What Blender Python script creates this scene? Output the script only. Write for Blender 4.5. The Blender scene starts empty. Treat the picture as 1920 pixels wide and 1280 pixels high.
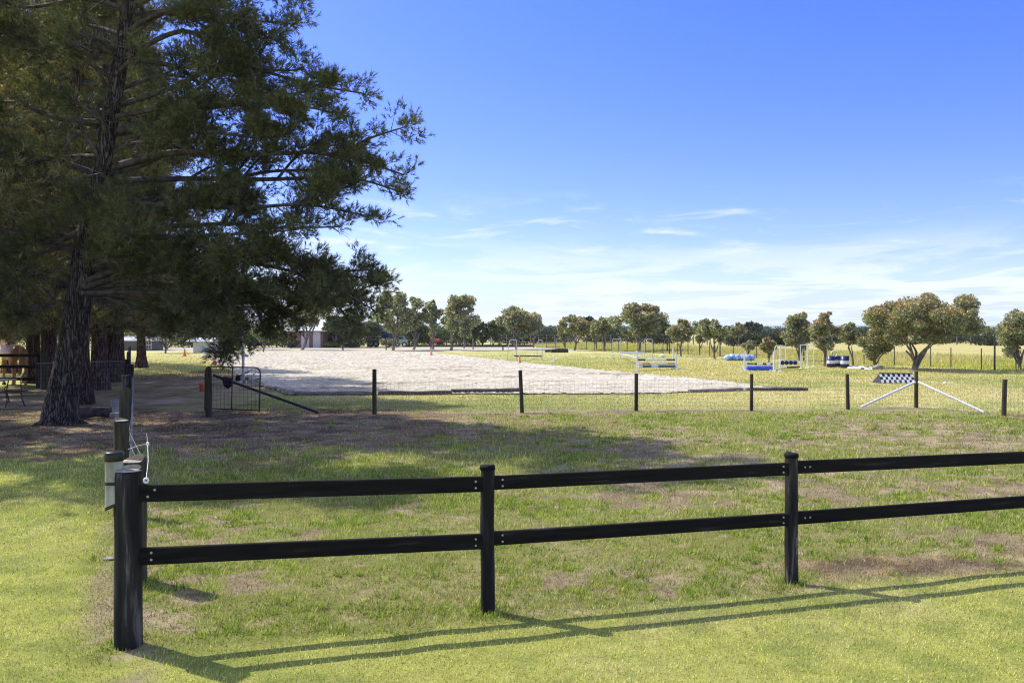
EXPO = 0.58; DN = True
import bpy, math, random
import numpy as np
from mathutils import Vector, Matrix
C = bpy.context.scene.collection
R = math.radians
H = 2.15; F = 1600.0; HZ = 618.0
WL = {}
def G(px, py, z=0.0):
    Y = H*F/(py-HZ); return Vector(((px-960)/F*Y, Y, z))
def W(px, py, Y):
    return Vector(((px-960)/F*Y, Y, H-(py-HZ)/F*Y))
def V(*a): return Vector(a)

# ---------------------------------------------------------------- tags
def tag(o, label=None, cat=None, group=None, kind=None):
    if label: o['label'] = label
    if cat: o['category'] = cat
    if group: o['group'] = group
    if kind: o['kind'] = kind
    return o
def empty(name, loc, label=None, cat=None, group=None):
    o = bpy.data.objects.new(name, None); C.objects.link(o)
    o.location = loc; o.empty_display_size = .2
    WL[o.name] = Vector(loc)
    return tag(o, label, cat, group)
def link(me, name, mat, parent, base=None):
    o = bpy.data.objects.new(name, me); C.objects.link(o)
    if mat: me.materials.append(mat)
    if parent:
        o.parent = parent; WL[o.name] = WL[parent.name].copy()
    else:
        o.location = base if base is not None else (0, 0, 0)
        WL[o.name] = Vector(o.location)
    return o
def copy_tree(o, parent=None):
    c = o.copy(); C.objects.link(c); c.parent = parent
    for ch in [q for q in bpy.data.objects if q.parent == o]: copy_tree(ch, c)
    return c

# ---------------------------------------------------------------- mesh builder
class MB:
    def __init__(s): s.v = []; s.f = []; s.smooth = []
    def add(s, vs, fs, smooth=False):
        n = len(s.v); s.v.extend([tuple(q) for q in vs])
        s.f.extend([tuple(i+n for i in q) for q in fs]); s.smooth.extend([smooth]*len(fs))
    def box(s, c, size, rz=0.0, M=None, bev=0.0):
        hx, hy, hz = size[0]/2, size[1]/2, size[2]/2
        if bev <= 0:
            vs = [Vector((x*hx, y*hy, z*hz)) for x in (-1, 1) for y in (-1, 1) for z in (-1, 1)]
            fs = [(0,1,3,2),(4,6,7,5),(0,4,5,1),(2,3,7,6),(0,2,6,4),(1,5,7,3)]
        else:
            b = min(bev, hx*.9, hy*.9, hz*.9); ax = max(range(3), key=lambda i: size[i])
            oth = [i for i in range(3) if i != ax]; h = (hx, hy, hz); a, d = oth
            prof = [(-h[a]+b,-h[d]),(h[a]-b,-h[d]),(h[a],-h[d]+b),(h[a],h[d]-b),(h[a]-b,h[d]),(-h[a]+b,h[d]),(-h[a],h[d]-b),(-h[a],-h[d]+b)]
            vs = []
            for t, k in ((-h[ax],.0),(-h[ax]+b,1),(h[ax]-b,1),(h[ax],.0)):
                for (p, q) in prof:
                    sc_p = 1 if k else (h[a]-b)/h[a]; sc_q = 1 if k else (h[d]-b)/h[d]
                    v = [0,0,0]; v[ax] = t; v[a] = p*sc_p; v[d] = q*sc_q; vs.append(Vector(v))
            fs = [(j*8+i, j*8+(i+1)%8, (j+1)*8+(i+1)%8, (j+1)*8+i) for j in range(3) for i in range(8)]
            fs += [tuple(range(7,-1,-1)), tuple(range(24,32))]
        if M is None: M = Matrix.Rotation(rz, 3, 'Z')
        c = Vector(c); s.add([M@q+c for q in vs], fs)
    def beam(s, a, b, w, h, bev=0.0):
        a = Vector(a); b = Vector(b); d = b-a; L = d.length; d.normalize()
        up = Vector((0,0,1)) if abs(d.z) < .95 else Vector((1,0,0))
        y = up.cross(d).normalized(); z = d.cross(y)
        M = Matrix((d, y, z)).transposed()
        s.box((a+b)/2, (L, w, h), M=M, bev=bev)
    def tube(s, path, radii, n=10, cap=True, smooth=True, flute=None):
        path = [Vector(p) for p in path]
        if not hasattr(radii, '__len__'): radii = [radii]*len(path)
        T = []
        for i in range(len(path)):
            a = path[max(0,i-1)]; b = path[min(len(path)-1,i+1)]
            d = (b-a); T.append(d.normalized() if d.length > 1e-9 else Vector((0,0,1)))
        x = T[0].orthogonal().normalized(); vs = []
        for i, p in enumerate(path):
            x = (x - T[i]*x.dot(T[i]));
            x = x.normalized() if x.length > 1e-6 else T[i].orthogonal().normalized()
            y = T[i].cross(x)
            for k in range(n):
                a = 2*math.pi*k/n; r = radii[i]
                if flute: r *= flute(i, a)
                vs.append(p + x*(math.cos(a)*r) + y*(math.sin(a)*r))
        fs = [(j*n+i, j*n+(i+1)%n, (j+1)*n+(i+1)%n, (j+1)*n+i) for j in range(len(path)-1) for i in range(n)]
        s.add(vs, fs, smooth)
        if cap:
            m = len(path)-1
            s.add(vs[:n], [tuple(range(n-1,-1,-1))]); s.add(vs[m*n:], [tuple(range(n))])
    def lathe(s, c, prof, n=20, smooth=True, M=None):
        c = Vector(c); vs = []
        for (r, z) in prof:
            for k in range(n):
                a = 2*math.pi*k/n; q = Vector((r*math.cos(a), r*math.sin(a), z))
                vs.append((M@q if M else q)+c)
        s.add(vs, [(j*n+i, j*n+(i+1)%n, (j+1)*n+(i+1)%n, (j+1)*n+i) for j in range(len(prof)-1) for i in range(n)], smooth)
    def ring(s, c, Rr, r, M=None, n=20, m=8):
        vs = []; c = Vector(c)
        for i in range(n):
            a = 2*math.pi*i/n
            for j in range(m):
                b = 2*math.pi*j/m; q = Vector(((Rr+r*math.cos(b))*math.cos(a), (Rr+r*math.cos(b))*math.sin(a), r*math.sin(b)))
                vs.append((M@q if M else q)+c)
        s.add(vs, [(i*m+j, ((i+1)%n)*m+j, ((i+1)%n)*m+(j+1)%m, i*m+(j+1)%m) for i in range(n) for j in range(m)], True)
    def blob(s, c, rad, seed=0, rough=.15, n=10, m=7):
        rg = random.Random(seed); c = Vector(c); vs = [c+Vector((0,0,-rad[2]))]
        for j in range(1, m):
            t = math.pi*j/m
            for i in range(n):
                a = 2*math.pi*i/n; k = 1+rg.uniform(-rough, rough)
                vs.append(c+Vector((rad[0]*math.sin(t)*math.cos(a)*k, rad[1]*math.sin(t)*math.sin(a)*k, -rad[2]*math.cos(t)*k)))
        vs.append(c+Vector((0,0,rad[2]))); fs = []
        for i in range(n):
            fs.append((0, 1+(i+1)%n, 1+i))
            for j in range(m-2): fs.append((1+j*n+i, 1+j*n+(i+1)%n, 1+(j+1)*n+(i+1)%n, 1+(j+1)*n+i))
            fs.append((1+(m-2)*n+i, 1+(m-2)*n+(i+1)%n, len(vs)-1))
        s.add(vs, fs, True)
    def build(s, name, mat, parent=None, base=None, label=None, cat=None, group=None, kind=None):
        off = WL[parent.name] if parent else (Vector(base) if base is not None else Vector((0,0,0)))
        me = bpy.data.meshes.new(name)
        me.from_pydata([(a-off.x, b-off.y, c-off.z) for a, b, c in s.v], [], s.f)
        me.polygons.foreach_set('use_smooth', s.smooth); me.update()
        o = link(me, name, mat, parent, base)
        return tag(o, label, cat, group, kind)

def fast_mesh(name, verts, k, mat, parent=None, base=None, col=None, smooth=False):
    """verts (N*k,3): N separate k-gons; col (N,3) per face-piece colour."""
    verts = np.asarray(verts, dtype=np.float32)
    off = WL[parent.name] if parent else (Vector(base) if base is not None else Vector((0,0,0)))
    verts = verts - np.array(off, dtype=np.float32)
    n = len(verts); me = bpy.data.meshes.new(name)
    me.vertices.add(n); me.vertices.foreach_set('co', verts.ravel())
    me.loops.add(n); me.loops.foreach_set('vertex_index', np.arange(n, dtype=np.int32))
    me.polygons.add(n//k); me.polygons.foreach_set('loop_start', np.arange(0, n, k, dtype=np.int32))
    me.update(calc_edges=True)
    if col is not None:
        at = me.color_attributes.new('Col', 'FLOAT_COLOR', 'POINT')
        c = np.ones((n, 4), dtype=np.float32); c[:, :3] = np.repeat(col, k, axis=0)
        at.data.foreach_set('color', c.ravel())
    return link(me, name, mat, parent, base)

# ---------------------------------------------------------------- noise
_lat = np.random.RandomState(7).rand(256, 256).astype(np.float64)
def vnoise(x, y, seed=0):
    x = np.asarray(x, float)+seed*17.31; y = np.asarray(y, float)+seed*9.77
    xi = np.floor(x).astype(int); yi = np.floor(y).astype(int); fx = x-xi; fy = y-yi
    fx = fx*fx*(3-2*fx); fy = fy*fy*(3-2*fy)
    a = _lat[xi&255, yi&255]; b = _lat[(xi+1)&255, yi&255]; c = _lat[xi&255, (yi+1)&255]; d = _lat[(xi+1)&255, (yi+1)&255]
    return (a*(1-fx)+b*fx)*(1-fy)+(c*(1-fx)+d*fx)*fy
def fbm(x, y, sc, seed=0, octv=4):
    t = 0; w = .5; k = 1.0/sc; tot = 0
    for i in range(octv):
        t = t+w*vnoise(x*k, y*k, seed+i); tot += w; w *= .55; k *= 2.07
    return t/tot
def sst(a, b, x):
    t = np.clip((x-a)/(b-a), 0, 1); return t*t*(3-2*t)

# ---------------------------------------------------------------- materials
def newmat(name):
    m = bpy.data.materials.new(name); m.use_nodes = True
    nt = m.node_tree; b = nt.nodes['Principled BSDF']
    b.inputs['Specular IOR Level'].default_value = .3
    return m, nt, b
def N(nt, t, **kw):
    n = nt.nodes.new(t)
    for k, v in kw.items(): setattr(n, k, v)
    return n
def mat_noise(name, c1, c2, scale=8, rough=.7, bump=.2, stretch=(1,1,1), detail=6, metal=0, c3=None, lo=.35, hi=.65, spec=.3, bdist=.01):
    m, nt, b = newmat(name); L = nt.links.new
    tc = N(nt, 'ShaderNodeTexCoord'); mp = N(nt, 'ShaderNodeMapping'); mp.inputs['Scale'].default_value = stretch
    L(tc.outputs['Object'], mp.inputs['Vector'])
    nz = N(nt, 'ShaderNodeTexNoise'); nz.inputs['Scale'].default_value = scale; nz.inputs['Detail'].default_value = detail
    nz.inputs['Roughness'].default_value = .6
    L(mp.outputs[0], nz.inputs['Vector'])
    cr = N(nt, 'ShaderNodeValToRGB'); e = cr.color_ramp.elements
    e[0].position = lo; e[0].color = (*c1, 1); e[1].position = hi; e[1].color = (*c2, 1)
    if c3: x = cr.color_ramp.elements.new(min(.99, hi+.08)); x.color = (*c3, 1)
    L(nz.outputs['Fac'], cr.inputs[0]); L(cr.outputs[0], b.inputs['Base Color'])
    b.inputs['Roughness'].default_value = rough; b.inputs['Metallic'].default_value = metal
    b.inputs['Specular IOR Level'].default_value = spec
    if bump:
        bp = N(nt, 'ShaderNodeBump'); bp.inputs['Strength'].default_value = bump; bp.inputs['Distance'].default_value = bdist
        L(nz.outputs['Fac'], bp.inputs['Height']); L(bp.outputs[0], b.inputs['Normal'])
    return m
def mat_leaf(name, trans=.3, rough=.5, spec=.3, tmul=(1.3,1.5,.6)):
    m, nt, b = newmat(name); L = nt.links.new
    at = N(nt, 'ShaderNodeAttribute', attribute_name='Col')
    L(at.outputs['Color'], b.inputs['Base Color']); b.inputs['Roughness'].default_value = rough
    b.inputs['Specular IOR Level'].default_value = spec
    tr = N(nt, 'ShaderNodeBsdfTranslucent'); mx = N(nt, 'ShaderNodeMixShader'); mx.inputs[0].default_value = trans
    ml = N(nt, 'ShaderNodeMix', data_type='RGBA', blend_type='MULTIPLY'); ml.inputs[0].default_value = 1
    L(at.outputs['Color'], ml.inputs[6]); ml.inputs[7].default_value = (*tmul, 1)
    L(ml.outputs[2], tr.inputs['Color'])
    L(b.outputs[0], mx.inputs[1]); L(tr.outputs[0], mx.inputs[2])
    L(mx.outputs[0], nt.nodes['Material Output'].inputs['Surface'])
    return m
def mat_ground(name, fine=45.0, amp=.45, bump=.6, mid=6.0, bd=.02):
    m, nt, b = newmat(name); L = nt.links.new
    at = N(nt, 'ShaderNodeAttribute', attribute_name='Col'); tc = N(nt, 'ShaderNodeTexCoord')
    n1 = N(nt, 'ShaderNodeTexNoise'); n1.inputs['Scale'].default_value = fine; n1.inputs['Detail'].default_value = 5; n1.inputs['Roughness'].default_value = .7
    n2 = N(nt, 'ShaderNodeTexNoise'); n2.inputs['Scale'].default_value = mid; n2.inputs['Detail'].default_value = 6; n2.inputs['Roughness'].default_value = .7
    L(tc.outputs['Object'], n1.inputs['Vector']); L(tc.outputs['Object'], n2.inputs['Vector'])
    ad = N(nt, 'ShaderNodeMath', operation='ADD'); L(n1.outputs['Fac'], ad.inputs[0]); L(n2.outputs['Fac'], ad.inputs[1])
    mr = N(nt, 'ShaderNodeMapRange'); mr.inputs['From Min'].default_value = .6; mr.inputs['From Max'].default_value = 1.4
    mr.inputs['To Min'].default_value = 1-amp; mr.inputs['To Max'].default_value = 1+amp
    L(ad.outputs[0], mr.inputs['Value'])
    ml = N(nt, 'ShaderNodeVectorMath', operation='SCALE'); L(at.outputs['Color'], ml.inputs[0]); L(mr.outputs[0], ml.inputs['Scale'])
    L(ml.outputs[0], b.inputs['Base Color']); b.inputs['Roughness'].default_value = .95; b.inputs['Specular IOR Level'].default_value = .1
    bp = N(nt, 'ShaderNodeBump'); bp.inputs['Strength'].default_value = bump; bp.inputs['Distance'].default_value = bd
    L(ad.outputs[0], bp.inputs['Height']); L(bp.outputs[0], b.inputs['Normal'])
    return m
def mat_bark(name, c1, c2, sc=5.0, bump=1.0):
    m, nt, b = newmat(name); L = nt.links.new
    tc = N(nt, 'ShaderNodeTexCoord'); mp = N(nt, 'ShaderNodeMapping'); mp.inputs['Scale'].default_value = (1, 1, .13)
    L(tc.outputs['Object'], mp.inputs['Vector'])
    nz = N(nt, 'ShaderNodeTexNoise'); nz.inputs['Scale'].default_value = 7; nz.inputs['Detail'].default_value = 5; L(mp.outputs[0], nz.inputs['Vector'])
    av = N(nt, 'ShaderNodeVectorMath', operation='MULTIPLY_ADD'); L(nz.outputs['Color'], av.inputs[0]); av.inputs[1].default_value = (.5,.5,.3); L(mp.outputs[0], av.inputs[2])
    vo = N(nt, 'ShaderNodeTexVoronoi', feature='DISTANCE_TO_EDGE'); vo.inputs['Scale'].default_value = sc*3
    L(av.outputs[0], vo.inputs['Vector'])
    n2 = N(nt, 'ShaderNodeTexNoise'); n2.inputs['Scale'].default_value = 30; n2.inputs['Detail'].default_value = 5; L(mp.outputs[0], n2.inputs['Vector'])
    mr = N(nt, 'ShaderNodeMapRange'); mr.inputs['From Max'].default_value = .28; L(vo.outputs['Distance'], mr.inputs['Value'])
    mu = N(nt, 'ShaderNodeMath', operation='MULTIPLY'); L(mr.outputs[0], mu.inputs[0]); L(n2.outputs['Fac'], mu.inputs[1])
    cr = N(nt, 'ShaderNodeValToRGB'); e = cr.color_ramp.elements; e[0].position = .05; e[0].color = (*c1, 1); e[1].position = .55; e[1].color = (*c2, 1)
    L(mu.outputs[0], cr.inputs[0]); L(cr.outputs[0], b.inputs['Base Color']); b.inputs['Roughness'].default_value = .95; b.inputs['Specular IOR Level'].default_value = .1
    bp = N(nt, 'ShaderNodeBump'); bp.inputs['Strength'].default_value = bump; bp.inputs['Distance'].default_value = .05
    L(mu.outputs[0], bp.inputs['Height']); L(bp.outputs[0], b.inputs['Normal'])
    return m
def mat_plain(name, c, rough=.5, metal=0, spec=.4, var=.12, sc=20, bump=.05):
    return mat_noise(name, tuple(x*(1-var) for x in c), tuple(min(1, x*(1+var)) for x in c), scale=sc, rough=rough, metal=metal, spec=spec, bump=bump)

M = {}
M['black_wood'] = mat_noise('black_wood', (.006,.006,.006), (.03,.026,.023), scale=16, stretch=(1,1,.1), rough=.7, bump=.9, c3=(.13,.12,.105), lo=.42, hi=.58, spec=.25)
M['black_rail'] = mat_noise('black_rail', (.006,.0055,.005), (.014,.0125,.011), scale=9, stretch=(.25,.25,3), rough=.75, bump=.5, c3=(.035,.031,.027), hi=.6, spec=.12)
M['old_post'] = mat_noise('old_post', (.028,.024,.014), (.095,.076,.042), scale=16, stretch=(1,1,.1), rough=.9, bump=.8)
M['old_top'] = mat_noise('old_top', (.16,.15,.12), (.42,.40,.36), scale=20, rough=.9, bump=.5)
M['bolt'] = mat_plain('bolt', (.45,.45,.44), rough=.45, metal=.6)
M['wire'] = mat_plain('wire', (.42,.43,.44), rough=.4, metal=.5)
M['mesh_wire'] = mat_plain('mesh_wire', (.30,.30,.28), rough=.5, metal=.3)
M['porcelain'] = mat_plain('porcelain', (.8,.8,.78), rough=.25, var=.05)
M['white_pipe'] = mat_plain('white_pipe', (.72,.72,.72), rough=.35, var=.06)
M['grey_pipe'] = mat_plain('grey_pipe', (.50,.50,.50), rough=.4, var=.1)
M['black_metal'] = mat_plain('black_metal', (.012,.012,.012), rough=.4)
M['dark_plastic'] = mat_plain('dark_plastic', (.012,.013,.014), rough=.35)
M['orange'] = mat_plain('orange', (.75,.17,.06), rough=.6, var=.2)
M['orange_fade'] = mat_plain('orange_fade', (.72,.33,.2), rough=.7, var=.2)
M['cloth_dark'] = mat_plain('cloth_dark', (.014,.014,.018), rough=.9)
M['blue'] = mat_plain('blue', (.02,.10,.62), rough=.4)
M['navy'] = mat_plain('navy', (.01,.02,.11), rough=.4, var=.3)
M['tarp'] = mat_noise('tarp', (.05,.2,.7), (.55,.68,.9), scale=5, rough=.5, bump=.6, bdist=.1)
M['timber_grey'] = mat_noise('timber_grey', (.10,.09,.08), (.30,.27,.24), scale=10, stretch=(.2,3,3), rough=.9, bump=.6)
M['timber_dark'] = mat_noise('timber_dark', (.035,.028,.026), (.12,.10,.09), scale=8, stretch=(.4,2,2), rough=.9, bump=.6)
M['log_green'] = mat_noise('log_green', (.025,.03,.018), (.07,.075,.045), scale=6, rough=.9, bump=.6)
M['stone'] = mat_noise('stone', (.18,.16,.14), (.45,.41,.36), scale=9, rough=.9, bump=.6)
M['paver'] = mat_noise('paver', (.28,.24,.19), (.5,.44,.36), scale=9, rough=.9, bump=.4)
M['teal_band'] = mat_plain('teal_band', (.03,.16,.18), rough=.5)
M['orange_band'] = mat_plain('orange_band', (.7,.35,.08), rough=.5)
M['black_band'] = mat_plain('black_band', (.02,.02,.025), rough=.5)
M['bark'] = mat_bark('bark', (.02,.015,.013), (.20,.165,.14))
M['bark_red'] = mat_bark('bark_red', (.03,.018,.015), (.21,.13,.105), sc=4)
M['limb'] = mat_noise('limb', (.04,.032,.027), (.14,.12,.10), scale=6, rough=.95, bump=.5)
M['twig'] = mat_noise('twig', (.09,.08,.07), (.28,.26,.24), scale=8, rough=.9, bump=.2)
M['gum_bark'] = mat_noise('gum_bark', (.08,.065,.055), (.32,.28,.24), scale=5, stretch=(1,1,.4), rough=.9, bump=.5)
M['needles'] = mat_leaf('needles', trans=.22, rough=.55, spec=.25, tmul=(1.5,1.6,.7))
M['gum_leaves'] = mat_leaf('gum_leaves', trans=.38, rough=.4, spec=.5, tmul=(1.25,1.35,.6))
M['blades'] = mat_leaf('blades', trans=.35, rough=.6, spec=.2, tmul=(1.1,1.2,.6))
M['shrub_leaves'] = mat_leaf('shrub_leaves', trans=.25, rough=.6, spec=.2)
# ---------------------------------------------------------------- ground
def near_line(X): return 5.81+(X+2.614)*.29
def left_line(Y): return -.452*Y
def far_line(X):   # depth of the far wire fence
    return np.interp(X, [-30,-7.46,-3.4,.26,3.31,6.4,9.16,11.16,12.3,20], [20.6,20.97,21.77,22.19,22.78,22.78,23.24,23.56,21.4,21.0])
ARENA_PX = [(375,668.5),(385,664),(500,661),(800,660.5),(830,664),(900,671),(975,680),(1060,688),(1150,697),(1250,706),(1340,714),(1400,721),(1440,727),(1500,731.3),(1400,733),(1300,735.5),(1240,738),(1160,739.5),(1000,740),(870,739.5),(700,741),(545,741.5),(520,734),(480,717),(430,694)]
def lerp3(a, b, t): return a*(1-t[..., None])+np.array(b)*t[..., None]
def fmask(X, Y):
    """ground colour and grass density at ground points"""
    X = np.asarray(X, float); Y = np.asarray(Y, float); Ys = np.maximum(Y, 1.0)
    px = 960+F*X/Ys; py = HZ+H*F/Ys
    nb = fbm(X, Y, 3.2, 1); nm = fbm(X, Y, .9, 5); ns = fbm(X, Y, .22, 11, 3); nl = fbm(X, Y, 11, 21)
    front = sst(-.12, .12, near_line(X)-.25-Y+(nm-.5)*.5)           # mown lawn before the near fence
    left = sst(-.35, .35, left_line(Y)-.25-X+(nm-.5)*1.0)
    lawn = np.maximum(front, left)
    beyond = sst(-.15, .25, Y-far_line(X)-.35+(nm-.5)*.7)
    # lawn
    col = np.zeros(X.shape+(3,))+np.array((.45,.455,.12))
    col = lerp3(col, (.56,.51,.21), sst(.5,.72,nm*.5+nb*.5)); col = lerp3(col, (.20,.26,.06), sst(.46,.66, fbm(X,Y,.3,41))*.5)
    lawn_c = col
    # paddock
    pad = np.zeros(X.shape+(3,))+np.array((.215,.225,.058))
    pad = lerp3(pad, (.31,.32,.10), sst(.42,.6,nm)); pad = lerp3(pad, (.30,.27,.12), sst(.5,.66,fbm(X,Y,1.4,31))*.6)
    bias = .085*sst(780,830,py)*(1-sst(930,1000,py))*sst(950,1250,px) + .16*sst(.9,0,np.abs(Y-far_line(X)+.25)) + .02*sst(1.2,.2,np.abs(Y-near_line(X)-.4))
    bias = bias + .05*sst(600,200,px)*sst(1000,1100,py)
    _c1 = G(1190,1090); bias = bias-.09*np.exp(-(((X-_c1.x)/1.1)**2+((Y-_c1.y)/.7)**2))
    dirt = sst(.51,.60, nb*.26+nm*.36+ns*.38+bias+.0)
    q = ((X-G(1725,1066).x)/1.2)**2+((Y-G(1725,1066).y)/.46)**2
    patch = sst(1.25,.55,q+(nm-.5)*1.3); dirt = np.maximum(dirt, patch)
    dc = lerp3(np.zeros(X.shape+(3,))+np.array((.215,.17,.10)), (.33,.27,.16), sst(.4,.65,ns))
    dc = lerp3(dc, (.17,.125,.08), sst(.5,.7,nm)*.6)
    dc = lerp3(dc, (.36,.235,.11), patch*sst(.45,.6,ns)*.8); dc = lerp3(dc, (.085,.06,.04), patch*sst(.44,.56,fbm(X,Y,.4,81))*.85)
    pad = lerp3(pad, (0,0,0), dirt)+dc*dirt[..., None]
    pdens = (1-dirt*.93)*(.45+.75*sst(.35,.6,nm))
    # beyond
    by = np.zeros(X.shape+(3,))+np.array((.47,.42,.17))
    by = lerp3(by, (.36,.36,.12), sst(.4,.62,fbm(X,Y*1.0,5,51))); by = lerp3(by, (.52,.46,.23), sst(.5,.7,fbm(X,Y,1.6,61))*.6)
    gb = sst(6.5,3.0,Y-far_line(X))*sst(9,-2,X); by = lerp3(by, (.20,.235,.06), gb*.7)
    fld = sst(0,3,Y-fence_y(X)-1.0); by = lerp3(by, (.42,.37,.14), fld)
    c = lawn_c*lawn[..., None]+pad*(1-lawn)[..., None]
    dens = lawn*.9+pdens*(1-lawn)
    b2 = beyond*(1-sst(-6.8,-8.5,X)*sst(40,34,Y))
    c = c*(1-b2)[..., None]+by*b2[..., None]; dens = dens*(1-b2)+.8*b2
    # pine litter beneath the tree row
    d1 = np.sqrt(((X+8.5)/9.5)**2+((Y-19.2)/5.6)**2); d2 = np.sqrt(((X+14)/5.5)**2+((Y-31)/16.0)**2)
    lit = np.maximum(sst(1.12,.72,d1+(nm-.5)*.9+(nb-.5)*.8), sst(1.1,.8,d2+(nm-.5)*.8)*.85)
    lit = lit*(1-.85*sst(.9,.3,np.abs(Y-23.6+(nm-.5)*1.5))*sst(-12,-9,X))
    lc = lerp3(np.zeros(X.shape+(3,))+np.array((.21,.135,.085)), (.33,.25,.17), sst(.45,.62,ns*.5+nm*.5)); lc = lerp3(lc, (.11,.07,.05), sst(.52,.66,fbm(X,Y,.5,71)))
    lp = lit*sst(.36,.5, nm*.5+ns*.3+nb*.2+.06)
    c = c*(1-lp)[..., None]+lc*lp[..., None]; dens = dens*(1-lp*.93)
    # gravel track running left behind the big pine
    tr = (.45+.55*sst(.4,.6,nm))*sst(1.5,.7,np.abs(Y-25.6-(X+12)*-.05+(nm-.5)*1.0))*sst(-8.8,-10,X)
    c = lerp3(c, (.38,.31,.22), tr*.75); dens = dens*(1-tr*.95)
    # strip of bare earth beside the left wire fence
    st = sst(.35,.1,np.abs(X-left_line(Y)+.02+(nm-.5)*.4))*sst(13,7,Y)*.8*sst(.4,.55,nm)
    c = lerp3(c, (.25,.20,.13), st); dens = dens*(1-st*.8)
    return c, dens, lawn*(1-b2), b2
def fence_y(X):   # far boundary fence: px (1920,697) .. (1000,652)
    p0 = G(1930,697); p1 = G(1000,651)
    return p0.y+(np.asarray(X)-p0.x)*(p1.y-p0.y)/(p1.x-p0.x)
def axis(segs, far, neg=False):
    a = [segs[0][0]]
    for (s0, s1, st) in segs:
        n = int(round((s1-s0)/st)); a += list(s0+st*(np.arange(n)+1))
    return np.array(a)
def grow(a, st, k, lim):
    o = []; v = a
    while v < lim: st *= k; v += st; o.append(v)
    return o
xs = np.arange(-13, 13.01, .1); L_ = [-v for v in grow(13, .1, 1.16, 14000)][::-1]; xs = np.concatenate([L_, xs, grow(13, .1, 1.16, 14000)])
ys = np.concatenate([[-14000,-4000,-800,-150,-30,-8,0,2.5,4.0], np.arange(4.6, 26, .1), np.arange(26, 50, .4), grow(50, .4, 1.07, 14000)])
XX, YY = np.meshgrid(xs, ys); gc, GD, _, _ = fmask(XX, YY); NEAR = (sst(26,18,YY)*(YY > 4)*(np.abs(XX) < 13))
ZZ = (fbm(XX, YY, .5, 3, 3)-.5)*.022*(np.abs(XX) < 14)*(YY < 27)*(YY > 4)
nx, ny = len(xs), len(ys); me = bpy.data.meshes.new('ground')
co = np.stack([XX, YY, ZZ], -1).reshape(-1, 3).astype(np.float32)
me.vertices.add(nx*ny); me.vertices.foreach_set('co', co.ravel())
I = np.arange(nx*ny).reshape(ny, nx); Q = np.stack([I[:-1,:-1], I[:-1,1:], I[1:,1:], I[1:,:-1]], -1).reshape(-1).astype(np.int32)
me.loops.add(len(Q)); me.loops.foreach_set('vertex_index', Q); me.polygons.add(len(Q)//4)
me.polygons.foreach_set('loop_start', np.arange(0, len(Q), 4, dtype=np.int32)); me.update(calc_edges=True)
me.polygons.foreach_set('use_smooth', np.ones(len(Q)//4, dtype=bool))
at = me.color_attributes.new('Col', 'FLOAT_COLOR', 'POINT'); c4 = np.ones((nx*ny, 4), np.float32); c4[:, :3] = np.clip(gc.reshape(-1, 3)*(1-.45*np.clip(GD.reshape(-1,1),0,1)*NEAR.reshape(-1,1)), 0, 1); at.data.foreach_set('color', c4.ravel())  # soil and shadow between dense near blades darkened into the ground colour
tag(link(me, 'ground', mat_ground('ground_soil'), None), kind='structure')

# sand arena: lumpy sheet inside the outline
def in_poly(X, Y, P):
    r = np.zeros(X.shape, bool); n = len(P)
    for i in range(n):
        x1, y1 = P[i]; x2, y2 = P[(i+1)%n]
        c = ((y1 > Y) != (y2 > Y)) & (X < (x2-x1)*(Y-y1)/(y2-y1+1e-12)+x1); r ^= c
    return r
AP = [(G(a, b).x, G(a, b).y) for a, b in ARENA_PX]
ax = np.arange(-30, 12, .22); ay = np.concatenate([np.arange(27, 40, .15), np.arange(40, 84, .4)])
AX, AY = np.meshgrid(ax, ay); jx = AX+(fbm(AX, AY, .7, 90)-.5)*1.0; jy = AY+(fbm(AX, AY, .7, 91)-.5)*.8
ins = in_poly(jx, jy, AP); I = np.arange(AX.size).reshape(AX.shape)
keep = ins[:-1,:-1] & ins[:-1,1:] & ins[1:,1:] & ins[1:,:-1]
Q = np.stack([I[:-1,:-1], I[:-1,1:], I[1:,1:], I[1:,:-1]], -1)[keep]
AZ = .03+np.abs(fbm(AX, AY, .45, 95, 3)-.45)*.16
me = bpy.data.meshes.new('sand_arena'); used = np.unique(Q); mp = np.full(AX.size, -1); mp[used] = np.arange(len(used))
co = np.stack([AX, AY, AZ], -1).reshape(-1, 3)[used].astype(np.float32); Q = mp[Q].reshape(-1).astype(np.int32)
me.vertices.add(len(used)); me.vertices.foreach_set('co', co.ravel()); me.loops.add(len(Q)); me.loops.foreach_set('vertex_index', Q)
me.polygons.add(len(Q)//4); me.polygons.foreach_set('loop_start', np.arange(0, len(Q), 4, dtype=np.int32)); me.update(calc_edges=True)
me.polygons.foreach_set('use_smooth', np.ones(len(Q)//4, dtype=bool))
sc = np.zeros((len(used), 3))+np.array((.53,.475,.365)); nn = fbm(co[:,0], co[:,1], 1.2, 96); sc = lerp3(sc, (.61,.56,.45), sst(.4,.65,nn)); sc = lerp3(sc, (.29,.235,.165), sst(.62,.78,fbm(co[:,0],co[:,1],2.5,97)))
# darker earth where the sand thins at the right tip
tip = sst(8.0,11.5,co[:,0])*sst(.4,.6,nn); sc = lerp3(sc, (.27,.24,.15), tip)
at = me.color_attributes.new('Col', 'FLOAT_COLOR', 'POINT'); c4 = np.ones((len(used), 4), np.float32); c4[:, :3] = sc; at.data.foreach_set('color', c4.ravel())
tag(link(me, 'sand_arena', mat_ground('sand', fine=9, amp=.34, bump=1.0, mid=3.0, bd=.07), None), kind='structure')

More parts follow.
